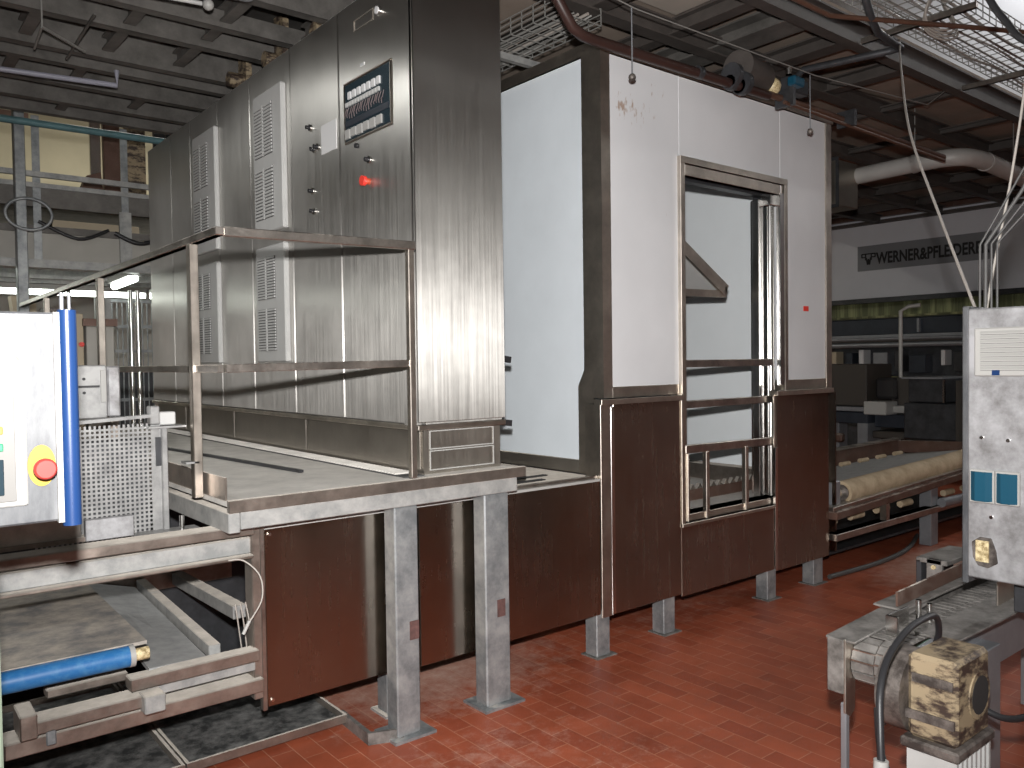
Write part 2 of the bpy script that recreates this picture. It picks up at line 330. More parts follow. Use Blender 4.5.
M['rust'] = two_tone('worn_cream_paint', (0.045, 0.03, 0.024), (0.30, 0.235, 0.15), 11, 0.44, 0.56, 0.5, stretch=(1, 1, 2.2))
M['ironfoot'] = two_tone('dirty_cast_iron', (0.06, 0.05, 0.045), (0.25, 0.22, 0.2), 12, 0.4, 0.65, 0.5, 0.4)
M['wire'] = plain('galvanised_wire', (0.26, 0.255, 0.24), 0.55, 0.2)
M['whitecable'] = plain('white_cable', (0.34, 0.31, 0.28), 0.5)
M['duct'] = plain('duct_grey', (0.42, 0.41, 0.39), 0.5, 0.1, 0.1, 4)
M['lamp'] = plain('lamp_tube', (0.93, 1.0, 0.92), 0.5, 0, emit=9.0)
M['tan'] = plain('tan_enclosure', (0.50, 0.42, 0.30), 0.6)
M['paper'] = plain('paper', (0.62, 0.62, 0.62), 0.6)
M['brass'] = two_tone('corroded_contacts', (0.25, 0.18, 0.08), (0.72, 0.60, 0.36), 60, 0.4, 0.6, 0.5)
M['stripblack'] = plain('grate_dark', (0.06, 0.06, 0.06), 0.6)
M['greenbelt'] = plain('green_belt', (0.09, 0.16, 0.13), 0.6)

# ------------------------------------------------------------------ the setting
struct(MB().box(-7, 12.6, -6, 14, -0.1, 0.0).build('floor', M['floor']))
struct(MB().box(12.4, 12.6, -6, 14, 0, 8).build('wall_right', M['wallwhite']))
struct(MB().box(-7, 12.6, 13.8, 14, 0, 8).build('wall_back', M['cream']))
struct(MB().box(-7.2, -7, -6, 14, 0, 8).build('wall_left', M['wallgrey']))
struct(MB().box(-7, 12.6, -6.2, -6, 0, 8).build('wall_front', M['wallgrey']))
struct(MB().box(-7, 12.6, -6, 14, 8, 8.1).build('ceiling', M['wallgrey']))
# steel deck overhead: brown boards on the right, dull plate on the left
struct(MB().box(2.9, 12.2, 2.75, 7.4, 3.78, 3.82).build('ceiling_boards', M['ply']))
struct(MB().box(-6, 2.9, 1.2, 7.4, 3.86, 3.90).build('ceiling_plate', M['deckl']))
struct(MB().box(3.55, 4.08, 2.80, 3.36, 3.75, 3.779).build('ceiling_pale_board', M['plylight']))
def ibeam(p0, p1, h=0.18, w=0.12, mat='beam', flange=0.012):
    m = MB(); p0 = Vector(p0); p1 = Vector(p1); z = Vector((0, 0, 1))
    m.bar(p0 + z * flange / 2, p1 + z * flange / 2, w, flange); m.bar(p0 + z * (h - flange / 2), p1 + z * (h - flange / 2), w, flange)
    m.bar(p0 + z * h / 2, p1 + z * h / 2, 0.012, h - 2 * flange)
    return struct(m.build('ceiling_beam', M[mat]))
def channel(p0, p1, h=0.16, w=0.06, mat='beam'):
    m = MB(); p0 = Vector(p0); p1 = Vector(p1); z = Vector((0, 0, 1)); d = (p1 - p0).normalized(); r = d.cross(z).normalized()
    m.bar(p0 + z * h / 2, p1 + z * h / 2, 0.008, h)
    m.bar(p0 + r * -w / 2 + z * .005, p1 + r * -w / 2 + z * .005, w, 0.01); m.bar(p0 + r * -w / 2 + z * (h - .005), p1 + r * -w / 2 + z * (h - .005), w, 0.01)
    return struct(m.build('ceiling_beam', M[mat]))
for y, h in [(1.7, .2), (2.6, .2), (3.3, .2), (3.9, .12), (4.4, .22), (4.87, .10), (5.24, .16), (5.8, .25), (6.06, .07), (6.5, .18), (6.95, .12), (7.32, .22)]:
    channel((-5.8, y, 3.6), (2.9 if y < 4.2 else 3.1, y, 3.6), h, 0.07)
for x, ya, yb in ((1.80, 4.45, 5.20), (1.36, 4.92, 5.75), (1.80, 5.28, 5.76), (1.30, 6.10, 6.46), (1.80, 6.54, 6.92), (1.36, 6.98, 7.28), (.9, 5.28, 5.76), (.9, 6.1, 6.46), (2.3, 4.45, 4.84), (1.0, 4.0, 4.36), (1.5, 3.96, 4.36), (.5, 5.28, 5.7), (.3, 6.54, 6.9)):
    ibeam((x, ya, 3.63), (x, yb, 3.63), 0.09, 0.07)
for x in (0.6, 1.6, 2.6): ibeam((x, 1.3, 3.79), (x, 7.35, 3.79), 0.06, 0.10)
# right part: two long beams along the machine line, cross beams between them
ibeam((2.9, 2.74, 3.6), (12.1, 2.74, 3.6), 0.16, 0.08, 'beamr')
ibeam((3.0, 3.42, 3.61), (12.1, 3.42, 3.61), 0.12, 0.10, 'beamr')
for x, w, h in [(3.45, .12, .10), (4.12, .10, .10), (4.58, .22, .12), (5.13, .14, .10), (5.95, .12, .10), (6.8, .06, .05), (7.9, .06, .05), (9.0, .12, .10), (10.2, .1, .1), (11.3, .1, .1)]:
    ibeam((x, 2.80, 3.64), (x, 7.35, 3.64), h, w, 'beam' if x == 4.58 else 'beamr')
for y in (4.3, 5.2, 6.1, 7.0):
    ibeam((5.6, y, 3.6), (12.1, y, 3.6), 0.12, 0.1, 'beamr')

# ------------------------------------------------------------------ control cabinet row
cab = thing('control_cabinet', 'tall brushed stainless control cabinet row with louvred coolers, standing on the floury platform', 'control cabinet', (2.2, 5.1, 1.1))
MB().box(2.0, 2.44, 3.085, 7.15, 1.30, 3.38).build('body', M['cab'], cab, 0.004)
MB().box(1.955, 2.448, 3.070, 3.083, 1.335, 3.375).build('side_panel', M['cab'], cab, 0.003)
MB().box(1.950, 1.985, 3.085, 3.185, 1.32, 3.38).build('corner_post', M['cab'], cab, 0.006)
ys = [3.195, 3.79, 4.37, 4.965, 5.53, 6.09, 6.55, 7.15]
doors = []
for i in range(7):
    doors.append(MB().box(1.972, 1.998, ys[i] + .004, ys[i+1] - .004, 1.325, 3.372).build('door', M['cab'], cab, 0.005))
MB().box(1.955, 2.452, 3.07, 7.15, 1.300, 1.325).build('base_ledge', M['trim'], cab, 0.004)
pl = MB().box(2.0, 2.435, 3.10, 7.13, 1.10, 1.30).build('plinth', M['plinth'], cab)
for (a, b_, c, d) in [(2.03, 2.395, 1.21, 1.295), (2.03, 2.395, 1.115, 1.205)]:
    MB().frame('y', 3.096, a, b_, c, d, 0.005, 0.004).build('seam_strip', M['offwhite'], pl)
for y0, y1 in zip([3.12, 4.3, 5.4, 6.4], [4.29, 5.39, 6.39, 7.1]):
    MB().box(1.992, 2.0, y0, y1 - .005, 1.12, 1.295).build('plinth_panel', M['plinth'], pl, 0.002)
def cooler(y0, y1, z0, z1, bulge_low, door):
    g = MB()
    x0 = 1.938
    pts = [(y0, z0), (y1, z0), (y1, z1 - .01), (y1 - .01, z1), (y0 + .01, z1), (y0, z1 - .01)]
    g.hull(pts, 'x', x0, 1.972)
    c = g.build('cooling_unit', M['ventgrey'], cab, 0.006)
    zm = (z0 + z1) / 2; w = y1 - y0; hh = (z1 - z0) * .36
    for zc in (zm + hh * .62, zm - hh * .62):
        r = MB().box(x0 - .003, x0 - .0005, y0 + w * .3, y1 - .03, zc - hh / 2, zc + hh / 2).build('grille_opening', M['ventdark'], c)
        s = MB(); n = 15
        for k in range(n):
            z = zc - hh / 2 + hh * (k + .5) / n
            s.bar((x0 - .006, y0 + w * .3, z), (x0 - .006, y1 - .03, z), .006, hh / n * .62)
        s.box(x0 - .010, x0 - .002, y0 + w * .3 + (w * .7 - .03) * .5 - .006, y0 + w * .3 + (w * .7 - .03) * .5 + .006, zc - hh / 2, zc + hh / 2)
        s.build('louvre', M['ventgrey'], c)
for (a, b_) in [(4.42, 4.83), (5.50, 5.94)]:
    cooler(a, b_, 2.38, 3.20, True, None); cooler(a, b_, 1.62, 2.30, True, None)
# instrument window, with the rows of switchgear behind it
iw = MB().frame('x', 1.962, 3.27, 3.725, 2.695, 2.995, .010, .010).build('instrument_window', M['plinth'], cab, 0.003)
MB().box(1.966, 1.9715, 3.284, 3.711, 2.709, 2.981).build('window_backing', M['screen'], iw)
s = MB()
for k in range(7):
    y = 3.66 - k * .047; s.box(1.958, 1.966, y - .014, y + .014, 2.905, 2.94)
s.build('switch_row', M['paper'], iw)
s = MB()
for k in range(12):
    y = 3.69 - k * .028; s.box(1.958, 1.966, y - .011, y + .011, 2.872, 2.892)
s.build('terminal_row', M['ventgrey'], iw)
s = MB()
for k in range(16):
    y = 3.69 - k * .024 ; s.tube([(1.962, y, 2.865), (1.958, y + .006, 2.845 + .01 * math.sin(k * 2)), (1.958, y + .018, 2.83), (1.962, y + .02, 2.815 + .008 * math.cos(k))], .0024, 5)
s.build('wiring', plain('pinkish_wiring', (0.13, 0.09, 0.088), .5), iw)
MB().box(1.961, 1.966, 3.29, 3.705, 2.775, 2.803).build('cable_duct', M['bluegrey'], iw)
s = MB()
for k in range(6):
    y = 3.685 - k * .062; s.box(1.957, 1.966, y - .022, y + .022, 2.715 + .004 * (k % 2), 2.76)
s.build('contactor', M['offwhite'], iw)
for (y, z, r) in [(3.60, 2.665, .012)]:
    MB().tube([(1.972, y, z), (1.955, y, z)], r, 12).build('selector_knob', M['black'], cab)
for (px_y, z) in [(4.115, 2.87), (4.07, 2.745), (4.03, 2.75), (4.10, 2.53), (4.085, 2.42), (3.485, 2.575)]:
    k_ = MB().tube([(1.972, px_y, z), (1.962, px_y, z)], .018, 14).build('selector_knob', M['bright'], cab)
    MB().tube([(1.962, px_y, z), (1.942, px_y, z)], .011, 12).build('knob_cap', M['black'], k_)
e = MB().tube([(1.972, 3.50, 2.475), (1.95, 3.50, 2.475)], .016, 14).build('emergency_stop', M['orange'], cab)
MB().tube([(1.95, 3.50, 2.475), (1.932, 3.50, 2.475)], .024, 16).build('stop_cap', M['red'], e)
MB().box(1.9685, 1.972, 3.82, 3.99, 2.70, 2.85).build('document_pocket', M['paper'], cab)
MB().box(1.9685, 1.972, 3.52, 3.56, 3.035, 3.05).build('name_label', M['paper'], cab)
MB().frame('x', 1.969, 3.43, 3.62, 3.22, 3.275, .006, .003).build('maker_plate', M['trim'], cab)
g_ = MB().tube([(1.972, 3.37, 3.24), (1.955, 3.37, 3.24)], .022, 16).build('round_gauge', M['bright'], cab)
MB().tube([(1.955, 3.37, 3.24), (1.952, 3.37, 3.24)], .017, 16).build('gauge_face', M['paper'], g_)
MB().box(2.142, 2.243, 3.0725, 3.0748, 1.948, 2.0).build('red_sticker', M['red'], cab)
for z in (1.31, 1.62):
    MB().bar((2.45, 3.12, z), (2.52, 3.12, z - .01), .02, .03).build('latch_lug', M['black'], cab)

# ------------------------------------------------------------------ galvanised platform under the cabinets
pf = thing('raised_platform', 'galvanised raised platform with floury deck, carrying the cabinet row', 'platform', (1.75, 5, 0))
MB().box(1.07, 2.46, 2.98, 7.3, 1.082, 1.10).build('deck', M['dusty_deck'], pf)
MB().box(1.066, 2.475, 2.955, 2.978, 1.062, 1.108).build('front_edge_strip', M['dusty'], pf, 0.002)
MB().box(1.112, 2.43, 2.967, 3.025, 0.995, 1.061).build('edge_beam', M['galvd'], pf, 0.003)
MB().box(1.066, 1.11, 2.966, 7.3, 0.985, 1.0605).build('edge_beam', M['galvd'], pf, 0.003)
MB().box(2.38, 2.44, 3.03, 7.3, 0.995, 1.08).build('edge_beam', M['galvd'], pf, 0.003)
MB().box(1.112, 2.378, 5.0, 5.06, 1.0, 1.08).build('edge_beam', M['galvd'], pf, 0.003)
MB().box(1.075, 1.083, 3.02, 7.2, 1.10, 1.185).build('toe_plate', M['dusty'], pf)
m = MB(); y = 3.15
gm = MB().box(1.875, 1.975, 3.06, 7.1, 1.1, 1.106).build('drain_channel', M['stripblack'], pf)
while y < 7.1:
    m.box(1.878, 1.972, y, y + .012, 1.106, 1.113); y += .028
m.build('drain_grating', M['dusty_deck'], gm)
MB().bar((1.62, 3.55, 1.108), (1.42, 5.9, 1.108), .022, .012).build('loose_flat_bar', M['darkmetal'], pf)
for x0, x1 in ((1.758, 1.883), (2.232, 2.383)):
    for y in (2.975, 6.6):
        lg = MB().box(x0 + .01, x1, y, y + .09, 0.012, 0.995).build('leg', M['galv'], pf, 0.006)
        MB().box(x0 - .02, x1 + .06, y - .03, y + .15, 0.0, 0.012).build('foot_plate', M['galv'], lg)
        if y < 3: MB().box(x0 + .075, x0 + .12, y - .004, y, .42, .50).build('rust_patch', plain('rust_brown', (0.10, 0.05, 0.045), .7, 0, .4, 40), lg)
kb = MB(); kb.hull([(1.67, 3.32), (1.69, 3.32), (1.675, 3.04), (1.80, 2.99), (1.795, 2.975), (1.655, 3.03)], 'z', 0, .05)
tag(kb.build('floor_kerb', M['worn']), 'bent steel kerb strip on the floor beside the left galvanised column', 'kerb')

gr = thing('guard_railing', 'square-tube steel guard railing around the floury platform', 'railing', (1.08, 3.4, 1.1))
MB().bar((1.065, 2.955, 2.083), (1.875, 2.955, 2.095), .03, .035).build('top_rail', M['rail'], gr, 0.003)
MB().bar((1.05, 2.94, 2.083), (1.05, 7.2, 2.083), .035, .03).build('top_rail', M['rail'], gr, 0.003)
MB().bar((1.065, 2.962, 1.59), (1.86, 2.962, 1.60), .022, .03).build('middle_rail', M['rail'], gr, 0.002)
MB().bar((1.05, 3.25, 1.59), (1.05, 7.1, 1.59), .022, .028).build('middle_rail', M['rail'], gr, 0.002)
MB().bar((1.05, 2.962, 1.59), (1.05, 3.30, 1.59), .022, .028).build('rail_return', M['rail'], gr, 0.002)
MB().box(1.84, 1.868, 2.945, 2.975, 1.115, 2.08).build('post', M['trim'], gr, 0.003)
for y in (3.24, 4.72, 6.2): MB().box(1.03, 1.064, y - .02, y + .02, 1.09 if y < 4 else 1.12, 2.07).build('post', M['trim'], gr, 0.003)

# ------------------------------------------------------------------ white proofing cabin with stainless skirt
pc = thing('proofing_cabin', 'large white-panelled cabin with stainless edges and a tall railed opening', 'machine cabin', (4.3, 4.2, 0))
# outer left wall (faces the cabinets) and its edging
MB().box(3.22, 3.30, 3.30, 7.5, 1.02, 3.28).build('left_panel', M['inner'], pc)
MB().box(3.205, 3.225, 3.30, 7.5, 0.965, 1.04).build('left_bottom_rail', M['plinth'], pc, .003)
MB().box(3.20, 3.30, 3.16, 7.5, 3.28, 3.345).build('left_top_rail', M['trim'], pc, .0015)
MB().hull([(3.223, 1.395), (3.145, 1.395), (3.145, 3.34), (3.295, 3.34), (3.295, 1.55), (3.345, 1.46), (3.345, 0.97), (3.223, 0.97)], 'x', 3.192, 3.2049).build('corner_edging', M['trim'], pc)
MB().box(3.205, 3.262, 3.145, 3.165, 1.395, 3.34).build('corner_edging', M['trim'], pc)
# front white panels
for (x0, x1, z0, z1) in [(3.262, 3.85, 1.452, 3.27), (3.853, 4.895, 2.80, 3.27), (4.898, 5.46, 1.452, 3.27)]:
    MB().box(x0, x1, 3.155, 3.22, z0, z1).build('front_panel', M['white'], pc, .002)
MB().box(3.2, 5.55, 3.14, 3.23, 3.27, 3.335).build('top_edging', M['trim'], pc, .0015)
MB().box(3.264, 3.83, 3.148, 3.165, 1.395, 1.455).build('panel_foot_edging', M['trim'], pc, .0015)
MB().box(4.94, 5.50, 3.148, 3.165, 1.385, 1.452).build('panel_foot_edging', M['trim'], pc, .0015)
MB().box(5.46, 5.53, 3.145, 3.22, 1.36, 3.3).build('corner_edging', M['trim'], pc, .0015)
MB().box(5.46, 5.53, 3.22, 7.5, .3, 3.3).build('right_panel', M['inner2'], pc)
MB().box(3.22, 5.5, 7.4, 7.5, .3, 3.3).build('rear_panel', M['inner2'], pc)
MB().box(3.3, 5.5, 3.2, 7.5, 3.25, 3.30).build('roof_panel', M['inner2'], pc)
# door frame
df = MB().frame('y', 3.13, 3.835, 4.95, .634, 2.80, .04, .11)
df.build('door_frame', M['trim'], pc, .0015)
MB().box(3.87, 4.9, 3.26, 3.32, 2.70, 2.74).build('door_track', M['darkmetal'], pc)
MB().box(3.88, 4.87, 3.135, 3.17, 2.69, 2.755).build('header_lip', M['trim'], pc, .002)
MB().box(4.90, 4.935, 3.33, 3.37, .65, 2.72).build('inner_post', M['darkmetal'], pc)
MB().box(4.94, 5.04, 3.34, 3.42, .65, 2.70).build('inner_post', M['bright'], pc, .003)
MB().box(4.745, 4.80, 3.22, 3.27, .65, 2.66).build('guide_channel', M['bright'], pc, .003)
gt = MB().tube([(4.845, 3.20, .65), (4.845, 3.20, 2.62)], .028, 14).build('lift_tube', M['bright'], pc)
MB().box(4.80, 4.89, 3.16, 3.24, 2.62, 2.70).build('tube_head', M['bright'], gt, .004)
MB().box(4.86, 4.90, 3.13, 3.16, 1.42, 2.70).build('frame_inner_strip', M['bright'], pc)
for (z, h) in ((1.575, .045), (1.33, .045)):
    MB().bar((3.87, 3.16, z), (4.79, 3.16, z), .03, h).build('guard_bar', M['rail'], pc, .003)
MB().bar((3.86, 3.14, 1.065), (4.93, 3.14, 1.05), .03, .05).build('guard_bar', M['rail'], pc, .003)
for x in (4.06, 4.46):
    MB().box(x - .016, x + .016, 3.12, 3.15, .62, 1.04).build('guard_upright', M['trim'], pc, .002)
MB().box(3.87, 3.885, 3.12, 3.15, .62, 1.04).build('guard_upright', M['trim'], pc, .002)
# inner flap, tilted
fp = MB(); fp.add([(3.72, 3.30, 2.50), (4.46, 3.30, 2.06), (4.46, 3.75, 2.06), (3.72, 3.75, 2.50), (3.72, 3.30, 2.47), (4.46, 3.30, 2.02), (4.46, 3.75, 2.02), (3.72, 3.75, 2.47)],
    [(0,1,2,3),(7,6,5,4),(0,4,5,1),(1,5,6,2),(2,6,7,3),(3,7,4,0)])
fo = fp.build('access_flap', M['ventgrey'], pc)
m = MB(); m.bar((3.72, 3.29, 2.49), (4.48, 3.29, 2.045), .02, .075); m.bar((4.47, 3.28, 2.045), (4.47, 3.76, 2.045), .02, .05); m.bar((3.72, 3.76, 2.49), (4.48, 3.76, 2.045), .02, .06)
m.build('flap_edge', M['trim'], fo)
MB().bar((3.6, 3.30, 2.01), (4.48, 3.30, 2.025), .03, .045).build('flap_support', M['trim'], pc, .0015)
# inside floor with dusty conveyor comb
MB().box(3.3, 5.4, 3.25, 7.4, .58, .64).build('inner_floor', M['dusty_deck'], pc)
ic = MB(); ic.box(3.4, 5.32, 3.55, 3.60, .62, .715); ic.build('inner_belt_side', M['brownrail'], pc)
z_ = MB()
for k in range(26):
    x = 3.45 + k * .075; z_.hull([(x, .715), (x + .06, .715), (x + .03, .75)], 'y', 3.55, 3.58)
z_.build('comb_strip', M['dusty'], pc)
MB().box(5.33, 5.46, 3.3, 7.4, .64, .76).build('inner_ledge', M['dusty'], pc)
# body skirt
def skirt(x0, x1, z0, z1, y=3.108):
    return MB().box(x0, x1, y, y + .012, z0, z1).build('skirt_panel', M['skirt'], pc, .003)
skirt(3.225, 3.788, .215, 1.362)
m = MB(); m.box(3.79, 4.74, 3.108, 3.12, .200, .618); m.build('skirt_panel', M['skirt'], pc, .003)
skirt(4.775, 5.42, .185, 1.352)
MB().box(4.745, 4.772, 3.100, 3.12, .19, 1.01).build('joint_strip', M['bright'], pc, .002)
MB().box(4.745, 4.772, 3.110, 3.12, 1.01, 1.36).build('joint_strip', M['trim'], pc, .002)
MB().box(3.79, 3.82, 3.10, 3.13, .61, 1.40).build('frame_strip', M['trim'], pc, .002)
MB().box(3.79, 4.74, 3.095, 3.13, .612, .632).build('sill', M['trim'], pc, .002)
MB().box(3.12, 3.80, 3.09, 3.15, 1.362, 1.392).build('skirt_cap', M['trim'], pc, .0015)
MB().box(4.76, 5.46, 3.09, 3.15, 1.352, 1.385).build('skirt_cap', M['trim'], pc, .0015)
MB().box(3.12, 3.195, 3.10, 3.22, .215, 1.365).build('corner_post', M['trim'], pc, .0015)
MB().box(3.196, 3.224, 3.098, 3.12, .22, 1.35).build('joint_strip', M['bright'], pc, .002)
MB().box(5.531, 5.54, 3.12, 7.4, .2, 1.36).build('end_panel', M['skirt'], pc)
for (x, y) in ((3.02, 3.10), (3.575, 3.11), (4.61, 3.11), (5.17, 3.11), (3.02, 6.8), (5.3, 6.8)):
    w = .13 if x < 5 else .15
    lg = MB().box(x + .065, x + w + .035, y + .01, y + .10, .006, .26).build('leg', M['galv'], pc, .004)
    MB().box(x + .05, x + w + .07, y - .01, y + .12, 0, .006).build('foot_plate', M['worn'], lg)
MB().box(5.175, 5.235, 3.151, 3.1548, 1.925, 1.96).build('red_sticker', M['red'], pc)

# low machine body to the left of the cabin: ledge and skirts behind the platform columns
lb = thing('conveyor_housing', 'low stainless conveyor housing with reflective skirts running behind the two galvanised columns', 'machine housing', (2.3, 3.6, 0))
MB().box(1.26, 3.19, 3.225, 4.2, .93, .962).box(1.26, 3.115, 3.12, 3.225, .93, .962).build('top_plate', M['dusty'], lb)
MB().box(2.485, 3.117, 3.123, 3.14, .963, .985).build('top_edge', M['rail'], lb, .002)
for k, (x0, x1, z1) in enumerate([(1.255, 1.852, .958), (1.97, 2.45, .955), (2.455, 3.115, .955)]):
    MB().box(x0, x1, 3.105, 3.118, .235 if k else .25, z1).build('skirt_panel', M['skirt'], lb, .003)
MB().box(1.855, 1.968, 3.112, 3.13, .24, .955).build('skirt_panel', M['skirt'], lb, .002)
MB().box(1.235, 1.254, 3.10, 3.13, .24, .97).build('joint_strip', M['rail'], lb, .003)
MB().box(1.255, 3.115, 3.103, 3.122, .955, .968).build('edge_lip', M['offwhite'], lb)
m = MB()
for (x0, x1, y) in [(2.55, 3.02, 3.42), (2.5, 2.9, 3.30)]: m.box(x0, x1, y, y + .035, .962, .968)
m.build('slot', M['dark'], lb)
for x, y in ((1.86, 3.22), (2.9, 4.05)):
    lg = MB().box(x, x + .085, y, y + .09, .01, .93).build('leg', M['galv'], lb, .004)
    MB().box(x - .02, x + .11, y - .02, y + .12, 0, .012).build('foot_plate', M['galvd'], lg)
for sx, sz in ((1.275, .935), (1.275, .275), (1.84, .93), (1.84, .26)):
    MB().tube([(sx, 3.105, sz), (sx, 3.098, sz)], .007, 8).build('screw_head', M['bright'], lb)

# ------------------------------------------------------------------ open conveyor frame lower left
cf = thing('belt_conveyor', 'open floury conveyor frame with a blue-edged belt under the platform corner', 'conveyor', (0.8, 3.3, 0))
Y0 = 3.1
def fb(name, x0, x1, za, zb, y0=Y0, d=.05, mat='dusty'):
    return MB().box(x0, x1, y0, y0 + d, za, zb).build(name, M[mat], cf, .004)
fb('upper_channel', -.6, 1.20, .950, .988, 3.06, .10)
fb('upper_cross_beam', -.6, 1.20, .872, .935, 3.10, .06, 'galvd')
fb('upper_lip', -.6, 1.20, .858, .872, 3.07, .07)
fb('middle_rail', .74, 1.205, .462, .507, 3.05, .07)
fb('middle_lower_rail', .80, 1.20, .418, .455, 3.08, .06, 'galvd')
fb('lower_beam', .36, 1.225, .335, .388, 3.06, .12)
fb('bracket_beam', .44, .80, .405, .448, 3.03, .10)
fb('bracket_inner_bar', .50, .76, .470, .50, 3.16, .06)
fb('bracket_end_block', .77, .84, .392, .455, 2.99, .08, 'galvd')
fb('bracket_end_block', .40, .45, .40, .48, 3.02, .14)
fb('hanging_tab', .475, .505, .36, .415, 3.03, .01, 'galv')
for x in (.98, 1.15):
    fb('support_pad', x, x + .055, .395, .415, 3.16, .06, 'canvas')
MB().box(1.195, 1.232, 3.085, 3.16, .30, .99).build('end_post', M['dusty'], cf, .004)
MB().box(1.195, 1.232, 4.5, 4.58, .0, .99).build('end_post', M['dusty'], cf, .004)
MB().box(.30, .36, 3.085, 3.16, .0, .99).build('end_post', M['dusty'], cf, .004)
MB().box(-.6, -.54, 3.085, 3.16, .0, .99).build('end_post', M['dusty'], cf, .004)
bl = MB().hull([(-.5, 3.06), (.80, 3.06), (.80, 3.10), (.815, 4.3), (-.5, 4.3)], 'z', .620, .632).build('belt', M['belt'], cf)
ro = MB().tube([(-.5, 3.045, .60), (.735, 3.045, .594)], .036, 20).build('roller', M['rollblue'], cf)
MB().tube([(.735, 3.045, .594), (.752, 3.045, .594)], .038, 16).build('roller_collar', M['offwhite'], ro)
MB().tube([(.752, 3.045, .594), (.80, 3.045, .594)], [.022, .022], 12).build('roller_shaft', M['brass'], ro)
MB().add([(.815, 3.10, .515), (1.04, 3.16, .49), (1.10, 4.4, .49), (.85, 4.4, .56), (.815, 3.10, .50), (1.04, 3.16, .475), (1.10, 4.4, .475), (.85, 4.4, .545)],
    [(0,1,2,3),(7,6,5,4),(0,4,5,1),(1,5,6,2),(2,6,7,3),(3,7,4,0)]).build('side_trough', M['trough'], cf)
MB().bar((1.075, 3.17, .50), (1.13, 4.4, .50), .045, .05).build('trough_bar', M['galvd'], cf, .003)
MB().bar((1.335, 3.6, .50), (1.31, 4.4, .50), .06, .06).build('cross_bar', M['galvd'], cf, .003)
MB().box(.35, 1.6, 4.42, 4.48, .45, .60).build('rear_beam', M['dusty'], cf)
MB().box(-.5, 3.0, 4.5, 4.52, .0, .93).build('rear_sheet', M['darkmetal'], cf)
cb = MB().tube(smooth_path([(1.10, 3.07, .865), (1.15, 3.05, .86), (1.20, 3.02, .80), (1.20, 3.0, .72), (1.16, 2.99, .66), (1.13, 2.99, .63)]), .0035, 6).build('sensor_cable', M['whitecable'], cf)
MB().tube([(1.145, 2.99, .645), (1.12, 2.99, .60)], .007, 8).build('cable_plug', M['offwhite'], cb)
m = MB()
for k in range(3): m.tube(smooth_path([(1.14 + k * .02, 3.12, .68), (1.15 + k * .022, 3.12, .60), (1.165 + k * .02, 3.13, .50)]), .003, 5)
m.build('sensor_wires', M['whitecable'], cf)
# trays on the floor
t1 = thing('drip_tray', 'dark floury drip tray on the floor tiles, below the reflective skirt', 'tray', (1.3, 3.8, 0))
MB().box(1.0, 1.66, 3.27, 4.35, .02, .028).build('tray_floor', M['tray'], t1)
MB().frame('z', .02, .985, 1.675, 3.25, 4.37, .012, .035).build('tray_rim', M['dusty'], t1)
m = MB(); [m.box(x, x + .04, y, y + .04, 0, .02) for x in (1.02, 1.6) for y in (3.3, 4.2)]; m.build('tray_foot', M['dark'], t1)
t2 = thing('drip_tray', 'floury drip tray in the bottom left corner, beside the larger one', 'tray', (.6, 3.8, 0))
MB().box(.1, .965, 3.27, 4.35, .02, .028).build('tray_floor', M['tray'], t2)
MB().frame('z', .02, .08, .978, 3.25, 4.37, .012, .035).build('tray_rim', M['dusty'], t2)
m = MB(); [m.box(x, x + .04, y, y + .04, 0, .02) for x in (.12, .9) for y in (3.3, 4.2)]; m.build('tray_foot', M['dark'], t2)

# ------------------------------------------------------------------ perforated guard unit
pg = thing('drive_guard', 'perforated sheet-metal drive guard on the conveyor frame, beside the platform', 'machine guard', (.75, 3.3, .99))
x0, x1, z0, z1 = .50, .93, .935, 1.385
g = MB(); n = 24; mrows = 26
px_ = (x1 - .035 - x0) / n; pz = (z1 - z0 - .02) / mrows
for k in range(n + 1): g.box(x0 + k * px_, x0 + k * px_ + px_ * .46, 3.298, 3.300, z0, z1)
for k in range(mrows + 1): g.box(x0, x1 - .03, 3.2985, 3.3003, z0 + k * pz, z0 + k * pz + pz * .46)
g.build('perforated_sheet', M['guard'], pg)
MB().box(x1 - .035, x1, 3.297, 3.301, z0, z1).build('sheet_edge', M['guard'], pg)
MB().box(x1, x1 + .022, 3.28, 3.42, .95, 1.37).build('end_plate', M['guard'], pg, .003)
MB().box(.52, .90, 3.34, 3.42, .95, 1.33).build('drive_casing', M['darkmetal'], pg, .01)
MB().box(.91, .935, 3.29, 3.297, 1.22, 1.33).build('latch', M['darkmetal'], pg)
MB().bar((.52, 3.30, 1.395), (.92, 3.30, 1.415), .05, .012).build('top_flange', M['guard'], pg)
MB().box(.89, .925, 3.28, 3.33, 1.38, 1.45).build('top_bracket', M['guard'], pg, .004)
MB().box(.93, .99, 3.30, 3.36, 1.375, 1.425).build('sensor_block', M['ventgrey'], pg, .004)
MB().box(.88, 1.02, 3.27, 3.36, 1.365, 1.372).build('shelf_plate', M['guard'], pg)
MB().box(.80, 1.05, 3.22, 3.30, .965, .975).build('foot_flange', M['guard'], pg)
MB().tube([(.985, 3.24, .93), (.985, 3.24, 1.03)], .010, 8).build('adjusting_bolt', M['bright'], pg)
MB().box(-.3, .70, 3.20, 3.26, .985, 1.0).build('foot_flange', M['dusty'], pg)
MB().box(.64, .80, 3.19, 3.22, .985, 1.06).build('front_plate', M['boxsteel'], pg, .002)
MB().box(-.3, .63, 3.21, 3.23, .985, 1.09).build('front_plate', M['rail'], pg, .002)
MB().box(1.0, 1.05, 3.22, 3.28, 1.225, 1.232).build('small_tab', M['guard'], pg)
